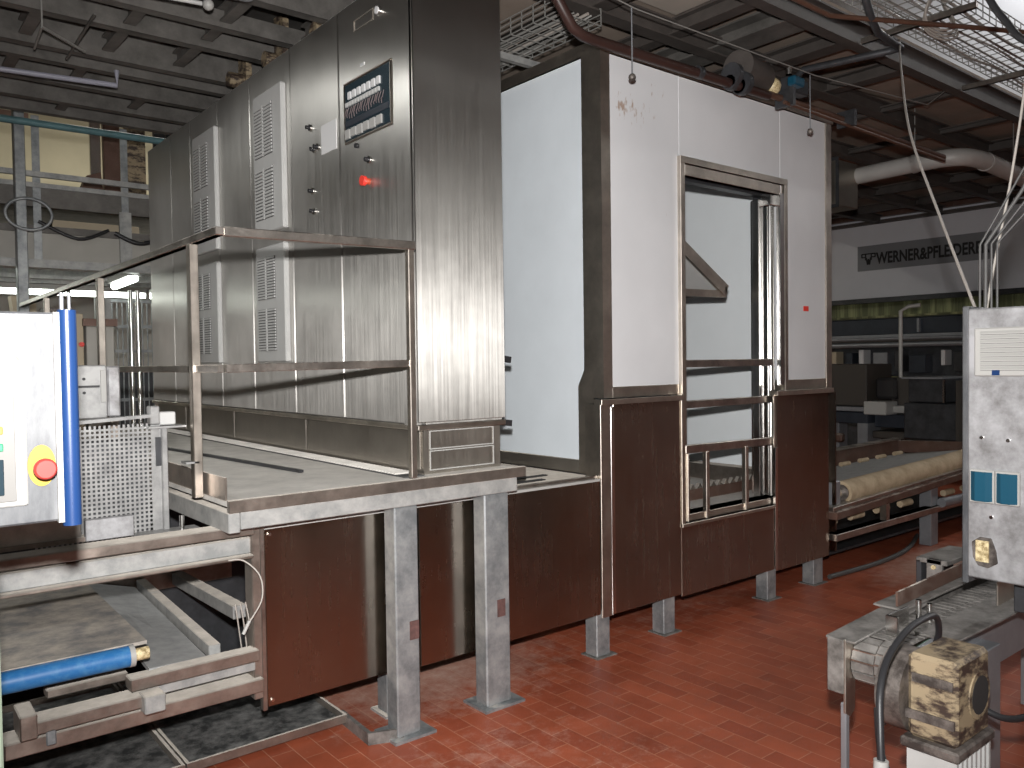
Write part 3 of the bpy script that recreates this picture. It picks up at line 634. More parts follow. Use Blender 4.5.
# control box behind it
kb = thing('latched_box', 'pale metal box with a black latch rod, behind the perforated guard', 'metal box', (.75, 3.7, 1.39))
MB().box(.52, .815, 3.60, 3.95, 1.395, 1.61).build('body', M['guard'], kb, .005)
MB().box(.817, .865, 3.60, 3.95, 1.40, 1.605).build('side_cover', M['boxsteel'], kb, .006)
MB().box(.79, .812, 3.592, 3.60, 1.46, 1.59).build('latch_plate', M['offwhite'], kb, .002)
MB().bar((.70, 3.59, 1.525), (.785, 3.59, 1.525), .008, .008).build('latch_rod', M['black'], kb)
for x, z in ((.73, 1.555), (.73, 1.50)): MB().tube([(x, 3.60, z), (x, 3.592, z)], .006, 8).build('screw_head', M['black'], kb)
for x in (.54, .83): MB().box(x, x + .03, 3.62, 3.92, .96, 1.395).build('support_leg', M['dusty'], kb)
MB().box(.40, .86, 3.60, 3.95, .94, .96).build('support_plate', M['dusty'], kb)

# ------------------------------------------------------------------ operator terminal, front left
ot = thing('operator_terminal', 'scuffed aluminium operator terminal with a blue grip tube and yellow-backed stop button', 'operator terminal', (.2, 1.8, 1.3))
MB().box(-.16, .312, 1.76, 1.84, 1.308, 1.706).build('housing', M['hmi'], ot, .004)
MB().tube([(.331, 1.762, 1.298), (.331, 1.762, 1.711)], .0165, 24).build('grip_tube', M['blue'], ot)
MB().box(.306, .316, 1.750, 1.80, 1.306, 1.706).build('edge_strip', M['offwhite'], ot)
bz = MB().box(-.14, .257, 1.752, 1.76, 1.345, 1.66).build('keypad_frame', M['offwhite'], ot, .003)
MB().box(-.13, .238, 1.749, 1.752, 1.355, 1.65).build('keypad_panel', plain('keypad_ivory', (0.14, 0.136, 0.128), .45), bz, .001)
for z in (1.62, 1.382): MB().tube([(.248, 1.752, z), (.248, 1.749, z)], .005, 8).build('corner_screw', M['brass'], ot)
for z, mm in ((1.487, 'yellow'), (1.456, 'green')): MB().box(.196, .2185, 1.746, 1.749, z - .007, z + .007).build('key', M[mm], bz, .002)
MB().box(.18, .2185, 1.746, 1.749, 1.368, 1.434).build('key', M['screen'], bz, .002)
s = MB()
for k in range(9): s.box(.211, .2165, 1.747, 1.749, 1.51 + k * .012, 1.507 + k * .012)
s.build('key_symbols', M['ventgrey'], bz)
yp = MB().hull([(.281 + .0235 * math.cos(t), 1.417 + .039 * math.sin(t)) for t in [2 * PI * k / 28 for k in range(28)]], 'y', 1.756, 1.76).build('yellow_plate', M['yellow'], ot)
eb = MB().tube([(.282, 1.756, 1.413), (.282, 1.738, 1.413)], .013, 20).build('emergency_stop', M['red'], ot)
MB().tube([(.282, 1.738, 1.413), (.282, 1.733, 1.413), (.282, 1.722, 1.413), (.282, 1.7195, 1.413)], [.0165, .0195, .0195, .016], 24).build('stop_cap', M['redcap'], eb)
MB().tube([(.325, 1.775, 1.70), (.325, 1.775, 1.745)], .004, 8).build('hanger_rod', M['midmetal'], ot)
MB().tube([(.338, 1.775, 1.70), (.338, 1.775, 1.745)], .003, 8).build('hanger_rod', M['midmetal'], ot)
MB().box(.10, .206, 1.76, 1.84, 0.0, 1.308).build('pedestal', plain('pale_green_paint', (0.28, 0.34, 0.26), .5), ot, .004)
MB().box(.04, .26, 1.70, 1.90, 0.0, 0.012).build('base_plate', M['galvd'], ot)

# ------------------------------------------------------------------ chain conveyor, front right
cc = thing('chain_conveyor', 'small stainless slat-chain conveyor at the right edge, running under the steel control box', 'conveyor', (3.0, 1.3, 0))
xe = 2.43
MB().hull([(xe, .53), (xe + .03, .70), (xe + .45, .715), (4.6, .73), (4.6, .55), (xe + .35, .55)], 'y', 1.375, 1.40).build('side_plate', M['worn'], cc, .002)
MB().bar((xe + .005, 1.36, .70), (xe + .55, 1.372, .72), .10, .008).build('side_flange', M['worn'], cc, .002)
MB().bar((2.80, 1.385, .725), (4.6, 1.385, .745), .11, .008).build('side_flange', M['worn'], cc, .002)
MB().box(xe - .005, xe + .012, 1.345, 1.40, .53, .705).build('end_plate', M['worn'], cc, .003)
MB().hull([(xe, .47), (xe, .705), (xe + .07, .70), (xe + .06, .47), (xe + .03, .45)], 'y', 1.34, 1.348).build('end_bracket', M['trim'], cc, .002)
# slat chain: plates wrapped round the nose, then along the top
m = MB(); R_ = .075; cxn, czn = xe + .105, .625
for k in range(7):
    a0 = PI / 2 + k * .46 + .04; a1 = a0 + .37
    for (ya, yb) in ((1.195, 1.262), (1.266, 1.338)):
        off = .0 if ya < 1.2 else .05
        p = [(cxn + R_ * math.cos(a0 + off), czn + R_ * math.sin(a0 + off)), (cxn + R_ * math.cos(a1 + off), czn + R_ * math.sin(a1 + off)),
             (cxn + (R_ - .006) * math.cos(a1 + off), czn + (R_ - .006) * math.sin(a1 + off)), (cxn + (R_ - .006) * math.cos(a0 + off), czn + (R_ - .006) * math.sin(a0 + off))]
        m.hull(p, 'y', ya, yb)
x = cxn + .005
while x < 4.5:
    for (ya, yb, o_) in ((1.195, 1.262, 0), (1.266, 1.338, .012)): m.box(x + o_, x + o_ + .031, ya, yb, .694, .700)
    x += .0385
m.build('slat_chain', M['worn'], cc)
MB().tube([(cxn, 1.19, czn), (cxn, 1.345, czn)], .062, 20).build('nose_roller', M['brownrail'], cc)
MB().box(2.75, 4.6, 1.19, 1.345, .60, .685).build('belt_bed', M['greenbelt'], cc)
MB().bar((2.66, 1.165, .705), (4.6, 1.10, .735), .13, .008).build('near_flange', M['worn'], cc, .002)
MB().hull([(xe + .06, .56), (xe + .03, .69), (2.66, .70), (4.6, .73), (4.6, .50), (2.9, .50)], 'y', 1.165, 1.18).build('side_plate', M['midmetal'], cc, .002)
MB().tube([(xe + .01, 1.18, .63), (xe + .01, 1.168, .63)], .07, 20).build('bearing_disc', M['bright'], cc)
gd = MB().box(2.60, 2.74, 1.285, 1.291, .70, .765).build('guide_plate', M['bright'], cc, .002)
MB().box(2.59, 2.60, 1.25, 1.291, .70, .765).build('guide_fold', M['bright'], gd, .002)
m = MB(); m.tube([(2.80, 1.28, .70), (2.80, 1.28, .775)], .010, 8); m.tube([(2.835, 1.26, .70), (2.835, 1.26, .76)], .009, 8); m.build('clamp_bolt', M['bright'], cc)
MB().box(3.13, 3.30, 1.155, 1.161, .705, .80).build('guide_wall', M['trim'], cc, .002)
MB().bar((2.80, 1.355, .76), (4.2, 1.37, .79), .008, .05).build('guide_rail', M['brownrail'], cc)
MB().box(3.30, 3.32, 1.42, 1.48, .60, .80).build('mount_bracket', M['worn'], cc, .003)
MB().box(3.30, 3.60, 1.40, 1.52, .78, .80).build('mount_bracket', M['worn'], cc, .003)
MB().box(3.30, 3.60, 1.50, 1.52, .58, .79).build('mount_bracket', M['darkmetal'], cc, .003)
for (z) in (.77, .70, .65): MB().tube([(3.30, 1.45, z), (3.293, 1.45, z)], .009, 8).build('mount_bolt', M['brass'], cc)
MB().box(2.57, 2.60, 1.29, 1.30, .40, .60).build('hanging_bracket', M['midmetal'], cc, .003)
for (x, y) in ((2.445, 1.35), (2.96, 1.16), (4.2, 1.16), (4.2, 1.38)):
    w = .012 if x < 2.5 else (.022 if x < 2.9 else .065)
    zb = 0 if x != 2.62 else .0
    MB().box(x - w, x + w, y - w * .8, y + w * .8, zb, .62 if x > 2.5 else .5).build('leg', M['midmetal'], cc, .003)
# gearmotor
gm = thing('gearmotor', 'stained cream gearmotor with an open round shaft bore, beside the slat-chain conveyor', 'gearmotor', (2.4, 1.0, .5))
MB().box(2.30, 2.515, .95, 1.085, .53, .768).build('housing', M['rust'], gm, .012)
MB().tube([(2.44, .950, .65), (2.44, .946, .65)], .068, 24).build('bore_flange', M['rust'], gm)
MB().tube([(2.44, .9455, .65), (2.44, .9445, .65)], .054, 24).build('bore', M['dark'], gm)
MB().box(2.285, 2.53, .94, 1.10, .500, .53).build('foot_flange', M['ironfoot'], gm, .006)
MB().tube([(2.37, 1.085, .64), (2.37, 1.155, .64)], .118, 28).build('gear_flange', M['ironfoot'], gm)
MB().box(2.296, 2.304, .96, 1.07, .69, .715).build('rib', M['ironfoot'], gm)
MB().box(2.292, 2.302, .955, 1.085, .585, .61).build('rib', M['ironfoot'], gm)
m = MB()
for k in range(8):
    x = 2.30 + k * .03; m.box(x, x + .012, .95, 1.085, .28, .50)
m.build('cooling_fin', M['ventgrey'], gm)
MB().tube([(2.41, 1.02, .27), (2.41, 1.02, .50)], .055, 18).build('motor_barrel', M['ventgrey'], gm)
MB().tube([(2.41, 1.02, 0.0), (2.41, 1.02, .28)], .03, 12).build('motor_stand', M['ironfoot'], gm)
pw = thing('power_cable', 'thick black power cable looping up over the chain conveyor to a red and white plug', 'cable', (2.1, 1.1, .6))
MB().tube(smooth_path([(1.985, 1.0, .585), (2.0, 1.01, .65), (2.04, 1.03, .74), (2.12, 1.05, .80), (2.25, 1.06, .845), (2.40, 1.07, .850), (2.50, 1.09, .82), (2.56, 1.11, .76), (2.58, 1.13, .71)]), .0095, 10).build('cable', M['black'], pw)
MB().tube([(1.985, 1.0, .590), (1.980, 1.0, .545)], .018, 14).build('plug_neck', M['offwhite'], pw)
MB().tube([(1.980, 1.0, .545), (1.975, 1.0, .40)], [.024, .027], 14).build('plug_body', M['red'], pw)
MB().tube(smooth_path([(2.525, .98, .58), (2.56, .93, .555), (2.64, .90, .545), (2.78, .86, .56), (2.95, .84, .58)]), .010, 8).build('cable', M['black'], pw)
MB().tube(smooth_path([(2.12, 1.08, .66), (2.10, 1.06, .56), (2.13, 1.03, .45), (2.16, 1.0, .36)]), .008, 8).build('cable', M['black'], pw)

# control box on the conveyor
bx = thing('control_box', 'tall stained steel control box with louvred vent, two blue modules and a corroded socket', 'control box', (2.95, 1.0, .85))
MB().box(2.90, 3.10, .70, 1.165, .86, 1.755).build('body', M['boxsteel'], bx, .005)
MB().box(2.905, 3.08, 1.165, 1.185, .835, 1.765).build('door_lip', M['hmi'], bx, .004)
MB().box(2.893, 2.90, .70, .985, .84, 1.755).build('door', M['boxsteel'], bx, .003)
vt = MB().box(2.886, 2.90, .86, 1.14, 1.532, 1.69).build('vent', M['offwhite'], bx, .004)
m = MB()
for k in range(9):
    z = 1.555 + k * .0145; m.hull([(2.886, z), (2.880, z - .003), (2.880, z), (2.886, z + .008)], 'y', .89, 1.12)
m.build('louvre', M['offwhite'], vt)
m = MB()
for k in range(9):
    z = 1.553 + k * .0145; m.box(2.8855, 2.886, .89, 1.12, z - .0025, z)
m.build('vent_gap', M['ventdark'], vt)
MB().box(2.884, 2.886, 1.062, 1.085, 1.535, 1.56).build('blue_badge', M['blue'], vt)
for y0, y1 in ((1.082, 1.15), (1.008, 1.072)):
    b_ = MB().box(2.885, 2.90, y0 - .004, y1 + .004, 1.115, 1.225).build('module_frame', M['offwhite'], bx, .003)
    MB().hull([(2.886, y0), (2.872, y0 + .018), (2.872, y1 - .018), (2.886, y1)], 'z', 1.122, 1.218).build('module_face', M['teal'], b_)
sk = MB().hull([(1.145, .93), (1.15, .98), (1.125, 1.0), (1.09, 1.0), (1.075, .96), (1.07, .92), (1.10, .90), (1.13, .905)], 'x', 2.893, 2.90).build('socket_plate', M['ironfoot'], bx, .002)
MB().box(2.888, 2.894, 1.095, 1.135, .92, .99).build('socket_contacts', M['brass'], sk)
for (y, z) in ((1.12, 1.33), (1.04, 1.325), (1.09, 1.07)): MB().tube([(2.90, y, z), (2.893, y, z)], .006, 8).build('screw_head', M['bright'], bx)
MB().box(2.93, 3.0, .93, .985, .745, .86).build('mount_foot', M['bright'], bx, .003)
MB().box(3.0, 3.08, 1.0, 1.06, .745, .86).build('mount_foot', M['darkmetal'], bx, .003)
for k, y in enumerate((1.166, 1.148, 1.13, 1.112)):
    MB().tube([(3.0, y, 1.755), (3.0, y, 1.975), (3.0, y - .10 - .01 * k, 2.15 - .012 * k), (3.0, y - .55, 2.95)], .004 if k != 1 else .0065, 8).build('conduit', M['conduit'], bx)

def hang(name, pts, r, mat, label, cat='cable', group=None):
    return tag(MB().tube(smooth_path(pts, 8), r, 6).build(name, mat), label, cat, group)
hang('hanging_cable', [(5.0, 2.40, 3.52), (4.4, 2.1, 3.10), (3.75, 1.75, 2.60), (3.35, 1.45, 2.15), (2.98, 1.175, 1.765)], .0055, M['whitecable'], 'thin pale cable hanging from the wire tray to the back corner of the control box')
hang('hanging_cable', [(3.0, 1.0, 2.90), (3.02, 1.03, 2.55), (3.03, 1.08, 2.2), (3.02, 1.13, 1.90), (3.0, 1.145, 1.755)], .0045, M['whitecable'], 'thin brownish cable dropping almost straight down to the control box at the right edge')
hang('black_hose', [(3.1, 1.25, 3.02), (3.1, 1.174, 2.826), (3.1, 1.12, 2.73), (3.1, 1.068, 2.656), (3.14, .95, 2.58), (3.2, .8, 2.56)], .012, M['black'], 'black hose curving across the top right corner in front of the white wall', 'hose')
hang('looped_cable', [(3.3, 1.25, 3.10), (3.5, 1.22, 3.0), (3.7, 1.16, 2.98), (3.95, 1.05, 3.05)], .006, plain('yellow_cable', (.5, .45, .2), .5), 'thin yellow cable drooping above the black hose at the top right corner')

# ------------------------------------------------------------------ conveyor behind the cabin, right
rc = thing('cloth_conveyor', 'long conveyor with floury canvas roll and brown side rails, behind the cabin', 'conveyor', (7, 3.6, 0))
MB().bar((5.45, 3.10, .465), (8.9, 3.14, .585), .07, .055).build('front_rail', M['brownrail'], rc, .004)
MB().bar((5.45, 3.14, .51), (8.9, 3.18, .625), .10, .03).build('front_rail_top', M['rail'], rc, .003)
MB().bar((5.45, 3.11, .31), (8.9, 3.16, .31), .09, .05).build('lower_rail', M['rail'], rc, .004)
rl = MB().tube([(5.75, 3.20, .59), (7.4, 3.22, .635), (8.85, 3.24, .685)], [.085, .085, .085], 24).build('canvas_roll', M['canvas'], rc)
MB().tube([(5.62, 3.20, .588), (5.76, 3.20, .592)], .035, 14).build('roll_shaft', M['bright'], rl)
MB().tube([(5.742, 3.20, .59), (5.749, 3.20, .59)], .062, 20).build('roll_core', M['ironfoot'], rl)
MB().box(5.53, 5.64, 3.14, 3.30, .52, .70).build('bearing_block', M['midmetal'], rc, .01)
MB().add([(5.65, 3.26, .60), (8.85, 3.28, .68), (8.85, 4.27, .545), (5.65, 4.27, .49), (5.65, 3.26, .59), (8.85, 3.28, .67), (8.85, 4.27, .535), (5.65, 4.27, .48)],
  [(0,1,2,3),(7,6,5,4),(0,4,5,1),(1,5,6,2),(2,6,7,3),(3,7,4,0)]).build('belt', M['trough'], rc)
MB().bar((5.6, 4.30, .57), (8.9, 4.30, .62), .05, .15).build('back_rail', M['brownrail'], rc, .004)
MB().bar((5.6, 4.30, .655), (8.9, 4.30, .705), .09, .015).build('back_rail_top', M['rail'], rc)
MB().bar((8.9, 4.33, .62), (8.9, 3.2, .67), .05, .13).build('end_rail', M['brownrail'], rc, .004)
for k in range(6):
    x = 6.9 + k * .36; MB().tube([(x - .08, 4.2, .52 + (x - 5.6) * .015), (x + .08, 4.2, .52 + (x - 5.6) * .015)], .022, 10).build('support_roller', M['canvas'], rc)
for k in range(7):
    x = 5.6 + k * .4; MB().tube([(x - .09, 3.22, .385), (x + .09, 3.22, .385)], .028, 10).build('return_roller', M['canvas'], rc)
MB().box(5.6, 8.9, 3.3, 4.3, .10, .12).build('bottom_tray', M['darkmetal'], rc)
MB().box(5.6, 8.9, 3.9, 3.94, .30, .42).build('lower_rail_rear', M['brownrail'], rc)
for x, y in ((7.05, 3.12), (8.75, 3.12), (7.05, 4.2), (8.75, 4.2), (5.62, 4.15)):
    MB().box(x, x + .13, y, y + .10, 0, .50).build('leg', M['midmetal'], rc, .004)
MB().box(6.2, 6.25, 3.08, 3.13, .33, .47).build('spacer', M['rail'], rc)
MB().tube([(7.15, 3.08, .36), (7.55, 3.05, .365)], .04, 12).build('air_cylinder', M['midmetal'], rc)
fc = tag(MB().tube(smooth_path([(5.46, 3.13, .02), (6.1, 3.10, .02), (6.7, 3.16, .02), (7.3, 3.35, .02)]), .018, 8).build('floor_hose', M['conduit']), 'thin dull hose lying on the tiles along the foot of the cloth conveyor', 'pipe')

# ------------------------------------------------------------------ oven front and machines far right
hd = thing('oven_hood', 'white oven hood front spanning the far right, above the dark machinery', 'oven hood', (12.2, 3, 2.5))
MB().box(12.2, 12.39, -1.5, 9.5, 2.50, 3.72).build('front_panel', M['hood'], hd)
MB().box(12.1, 12.2, -1.5, 9.5, 3.70, 3.86).build('top_rail', M['brownrail'], hd)
MB().box(12.0, 12.12, -1.5, 9.5, 3.60, 3.64).build('cable_ledge', M['beamr'], hd)
MB().box(12.25, 12.3, -1.5, 9.5, 2.18, 2.50).build('glow_panel', M['olive'], hd)
MB().box(12.1, 12.2, -1.5, 9.5, 2.42, 2.49).build('lower_rail', M['darkmetal'], hd)
MB().box(12.05, 12.2, -1.5, 9.5, 2.12, 2.2).build('lower_rail', M['darkmetal'], hd)
MB().box(12.3, 12.39, -1.5, 9.5, 0, 2.2).build('recess', M['darkmetal'], hd)
sg = thing('company_sign', 'grey maker sign with black capital lettering on the white oven hood', 'sign', (12.19, 5.4, 3.1))
MB().box(12.185, 12.198, 4.52, 6.50, 2.92, 3.30).build('board', M['signgrey'], sg)
t_ = text('lettering', 'WERNER&PFLEIDERER', .235, (12.183, 6.20, 3.085), (PI / 2, 0, -PI / 2), M['signblack'], sg, 'LEFT', .002, .007)
t_.scale = (.685, 1, 1)
bpy.context.view_layer.update()
tm = bpy.data.meshes.new_from_object(t_.evaluated_get(bpy.context.evaluated_depsgraph_get())); tm.transform(t_.matrix_world)
bpy.data.objects.remove(t_); t_ = bpy.data.objects.new('lettering', tm); C.objects.link(t_); t_.parent = sg; t_.matrix_parent_inverse = world_of(sg).inverted()
if not tm.materials: tm.materials.append(M['signblack'])
# logo: W with P bowls at both sides
lg = MB(); X_ = 12.182
def lstroke(a, b, w=.022): lg.bar((X_, a[0], a[1]), (X_, b[0], b[1]), w, .004, up=(1, 0, 0))
for a, b in (((6.36, 3.12), (6.34, 3.01)), ((6.34, 3.01), (6.325, 3.10)), ((6.325, 3.10), (6.31, 3.01)), ((6.31, 3.01), (6.29, 3.12))): lstroke(a, b)
for s_, y in ((1, 6.37), (-1, 6.28)):
    lstroke((y, 3.18), (y, 3.08), .02); lstroke((y, 3.175), (y + s_ * .06, 3.175), .018); lstroke((y + s_ * .06, 3.18), (y + s_ * .06, 3.12), .02); lstroke((y, 3.125), (y + s_ * .06, 3.125), .018)
lstroke((6.40, 3.175), (6.25, 3.175), .018)
lg.build('logo', M['signblack'], sg)

mc = thing('process_machine', 'dark processing line with stacked rails and cylinders below the oven hood', 'machine', (11.2, 5, 0))
MB().box(11.0, 11.9, 1.0, 8.5, 1.90, 2.12).build('upper_casing', M['bluegrey'], mc, .01)
for z, h, mt in ((1.86, .04, 'midmetal'), (2.13, .03, 'olive'), (1.80, .05, 'beamr')): MB().box(10.95, 11.1, 1.0, 8.5, z, z + h).build('rail', M[mt], mc)
MB().tube([(10.9, 1.0, 1.76), (10.9, 8.5, 1.76)], .035, 10).build('guide_shaft', M['midmetal'], mc)
MB().tube([(10.85, 1.5, 1.84), (10.85, 6.2, 1.84)], .02, 8).build('guide_shaft', M['midmetal'], mc)
MB().box(11.2, 11.9, 1.0, 8.5, 0.3, 1.74).build('lower_casing', M['darkmetal'], mc, .01)
for k, (y, w, z0, z1, mt) in enumerate([(6.25, .12, 1.42, 1.68, 'tan'), (6.0, .10, 1.42, 1.66, 'bluegrey'), (5.82, .07, 1.48, 1.70, 'paper'), (5.55, .2, 1.35, 1.66, 'midmetal'), (5.3, .1, 1.40, 1.70, 'darkmetal'), (5.05, .22, 1.38, 1.62, 'blue'), (4.72, .05, 1.48, 1.68, 'paper'), (4.5, .18, 1.40, 1.66, 'darkmetal'), (4.2, .25, 1.36, 1.60, 'midmetal'), (4.0, .05, 1.52, 1.70, 'paper'), (3.8, .2, 1.2, 1.66, 'bluegrey')]):
    MB().box(11.0, 11.2, y - w / 2, y + w / 2, z0, z1).build('valve_block', M[mt] if mt != 'blue' else M['bluegrey'], mc, .006)
MB().box(11.05, 11.15, 3.4, 6.6, 1.28, 1.33).build('rail', M['olive'], mc)
MB().box(10.95, 11.0, 5.0, 5.03, 1.92, 2.10).build('upright', M['midmetal'], mc)
tag(MB().tube([(9.4, 4.50, 1.355), (9.4, 4.50, 2.12), (9.42, 4.42, 2.17), (9.45, 4.3, 2.18)], .022, 10).build('bent_pipe', M['duct']), 'thin pale pipe with a bent top rising from the dark machine under the sign', 'pipe')
for y in (1.2, 4.0, 8.3): MB().box(11.3, 11.5, y, y + .12, 0, .35).build('leg', M['midmetal'], mc)

m1 = thing('panel_machine', 'machine with a dark brown hood panel on a grey bridge, just right of the cabin', 'machine', (9, 4.9, 0))
MB().box(9.0, 9.6, 4.70, 5.6, 1.04, 1.52).build('hood_panel', M['darkbrown'], m1, .01)
MB().box(8.95, 9.6, 4.66, 5.6, .98, 1.03).build('bridge_top', M['midmetal'], m1, .006)
MB().box(8.98, 9.5, 4.68, 5.6, .84, .97).build('bridge', M['bluegrey'], m1, .006)
MB().box(8.98, 9.3, 4.68, 4.80, .55, .85).build('bridge_leg', M['midmetal'], m1, .006)
MB().box(9.3, 9.5, 5.2, 5.6, 0, .9).build('bridge_leg', M['midmetal'], m1, .006)
MB().box(9.0, 9.3, 4.74, 4.86, 0, .56).build('bridge_leg', M['midmetal'], m1, .006)
MB().box(8.9, 9.0, 4.95, 5.4, .62, .72).build('gear_cover', M['brownrail'], m1, .02)
MB().box(8.93, 9.2, 4.44, 4.70, .95, 1.10).build('white_block', M['offwhite'], m1, .01)
m2 = thing('drive_cabinet', 'squat dark metal machine cabinet on the cloth conveyor, beside the control box', 'machine cabinet', (9.2, 4, 0))
MB().box(9.05, 9.8, 3.86, 4.25, 1.10, 1.36).build('upper_body', M['darkmetal'], m2, .01)
MB().box(9.05, 9.8, 3.74, 4.30, .70, 1.09).build('lower_body', M['darkmetal'], m2, .01)
MB().box(9.03, 9.06, 3.86, 3.88, 1.10, 1.35).build('edge_strip', M['bright'], m2)
MB().box(9.0, 9.7, 3.50, 3.735, .70, 1.34).build('side_panel', M['darkbrown'], m2, .006)
MB().box(9.0, 9.6, 3.86, 4.30, 1.355, 1.375).build('lid', M['midmetal'], m2)
MB().box(9.1, 9.7, 4.30, 4.66, .80, .95).build('blue_box', M['bluegrey'], m2, .01)
MB().box(9.05, 9.6, 4.30, 4.66, .68, .76).build('dark_box', M['darkbrown'], m2, .01)
MB().hull([(4.26, 1.02), (4.42, 1.02), (4.45, 1.36), (4.22, 1.36)], 'x', 9.2, 9.5).build('funnel', M['darkbrown'], m2)
MB().box(9.15, 9.5, 4.44, 4.68, 1.12, 1.36).build('motor_block', M['dark'], m2, .03)
MB().box(9.1, 9.2, 4.28, 4.45, .97, 1.05).build('clamp', M['offwhite'], m2, .01)
for y in (3.55, 4.55): MB().box(9.5, 9.6, y, y + .1, 0, .72).build('leg', M['midmetal'], m2)

# ------------------------------------------------------------------ overhead services
wp = thing('brown_pipe', 'dark brown pipe bending down and running along the top of the cabin', 'pipe', (3, 3, 3.2))
MB().tube([(2.66, 2.98, 3.45), (2.76, 2.98, 3.33), (2.83, 2.98, 3.25), (2.90, 2.98, 3.225), (3.0, 2.98, 3.22), (4.5, 2.98, 3.235)], .028, 12).build('pipe_run', M['brownpipe'], wp)
for x in (3.80, 4.10, 4.2): MB().tube([(x, 2.98, 3.235), (x + .04, 2.98, 3.235)], .045 if x > 4 else .036, 12).build('pipe_clamp', M['darkmetal'], wp)
cp = thing('copper_pipe', 'reddish copper pipe along the upper edge of the cabin, ending at the pale duct', 'pipe', (5.5, 3, 3.25))
MB().tube([(4.45, 2.99, 3.25), (5.2, 2.99, 3.25), (7.0, 3.0, 3.22)], .022, 10).build('pipe_run', M['copper'], cp)
MB().tube([(4.6, 2.93, 3.20), (6.9, 2.95, 3.17)], .012, 8).build('pipe_run', M['copper'], cp)
for x in (4.65, 5.4): MB().box(x, x + .03, 2.9, 3.03, 3.19, 3.30).build('pipe_clamp', M['darkmetal'], cp)
va = thing('valve_assembly', 'dark motor valve with brass fitting and small teal body on the overhead pipe', 'valve', (4.4, 3.05, 3.3))
MB().tube([(4.22, 3.0, 3.36), (4.52, 3.05, 3.36)], .10, 18).build('motor_body', M['beamr'], va)
MB().tube([(4.10, 2.97, 3.28), (4.14, 2.97, 3.28)], .07, 16).build('flange', M['darkmetal'], va)
MB().tube([(4.20, 2.97, 3.25), (4.24, 2.97, 3.25)], .07, 16).build('flange', M['darkmetal'], va)
MB().ball((4.58, 3.0, 3.31), .055).build('brass_fitting', M['brass'], va)
MB().box(4.72, 4.84, 2.93, 2.99, 3.34, 3.40).build('teal_body', M['teal'], va, .01)
MB().box(4.78, 5.0, 3.0, 3.08, 3.33, 3.43).build('flange_block', M['darkmetal'], va, .01)
MB().tube([(4.70, 2.96, 3.44), (4.70, 2.96, 3.40)], .02, 8).build('screw_cap', M['bright'], va)
pp = thing('black_pipe', 'dark angular pipe running from the wire tray down to the overhead valve', 'pipe', (4.6, 2.6, 3.5))
MB().tube([(4.36, 2.28, 3.56), (4.42, 2.28, 3.47), (4.60, 2.33, 3.44), (4.93, 2.36, 3.44), (4.93, 2.42, 3.44), (4.80, 2.92, 3.44), (4.82, 3.0, 3.40), (4.86, 3.04, 3.36)], .022, 10).build('pipe_run', M['darkmetal'], pp)
cp2 = tag(MB().tube([(2.4, 2.40, 3.46), (4.2, 2.40, 3.46), (4.25, 2.38, 3.46), (4.95, 2.02, 3.46), (5.6, 1.7, 3.46)], .014, 8).build('thin_copper_pipe', M['copper']), 'thin copper pipe with one corner, near the top edge in front of the wide beam', 'pipe')
cw = tag(MB().tube([(2.5, 2.86, 3.88), (2.7, 2.87, 3.47), (2.9, 2.88, 3.42), (3.2, 2.895, 3.405), (4.9, 2.9, 3.42), (6.4, 2.86, 3.50), (6.6, 2.80, 3.64)], .004, 5).build('suspension_wire', M['wire']), 'thin horizontal wire strung above the cabin front, carrying the two drop weights', 'wire')
for x, lab in ((3.175, 'hanging weight on a thin rod before the rust-specked white panel'), (4.845, 'hanging weight on a thin rod before the right end of the cabin')):
    h_ = thing('drop_weight', lab, 'hanging weight', (x, 2.9, 3.05))
    MB().tube([(x, 2.9, 3.41), (x, 2.9, 3.07)], .004, 6).build('rod', M['midmetal'], h_)
    MB().ball((x, 2.9, 3.052), .020).build('weight_ball', M['ironfoot'], h_)
# suspended conduit rods from the deck
db = thing('duct_box', 'square sheet-metal duct box hanging under the deck right of the cabin', 'duct box', (7.1, 3.9, 3.2))
MB().box(6.95, 7.32, 3.9, 4.4, 2.97, 3.38).build('box', M['plinth'], db, .006)
MB().frame('x', 6.945, 3.88, 4.42, 2.95, 3.40, .03, .006).build('flange', M['darkmetal'], db)
MB().tube([(7.1, 4.1, 3.38), (7.1, 4.1, 3.86)], .006, 6).build('hanger', M['wire'], db)
dt = thing('round_duct', 'pale grey round duct with an elbow, hanging right of the duct box', 'duct', (8, 3.3, 3.3))
MB().tube(smooth_path([(7.32, 4.05, 3.27), (7.35, 3.6, 3.29), (7.38, 3.22, 3.30), (7.45, 3.06, 3.30), (7.62, 3.0, 3.30), (7.9, 2.98, 3.29), (8.6, 2.98, 3.26), (9.6, 3.0, 3.22)]), .075, 18).build('duct_tube', M['duct'], dt)
for p in ((7.38, 3.30, 3.30), (7.75, 2.985, 3.295)):
    pass
MB().tube([(7.36, 3.42, 3.295), (7.37, 3.38, 3.297)], .081, 18).build('duct_collar', M['duct'], dt)
MB().tube([(7.78, 2.985, 3.293), (7.81, 2.985, 3.293)], .081, 18).build('duct_collar', M['duct'], dt)
for x, y in ((7.365, 3.4), (8.4, 2.98)): MB().tube([(x, y, 3.37), (x, y, 3.86)], .005, 6).build('hanger', M['wire'], dt)

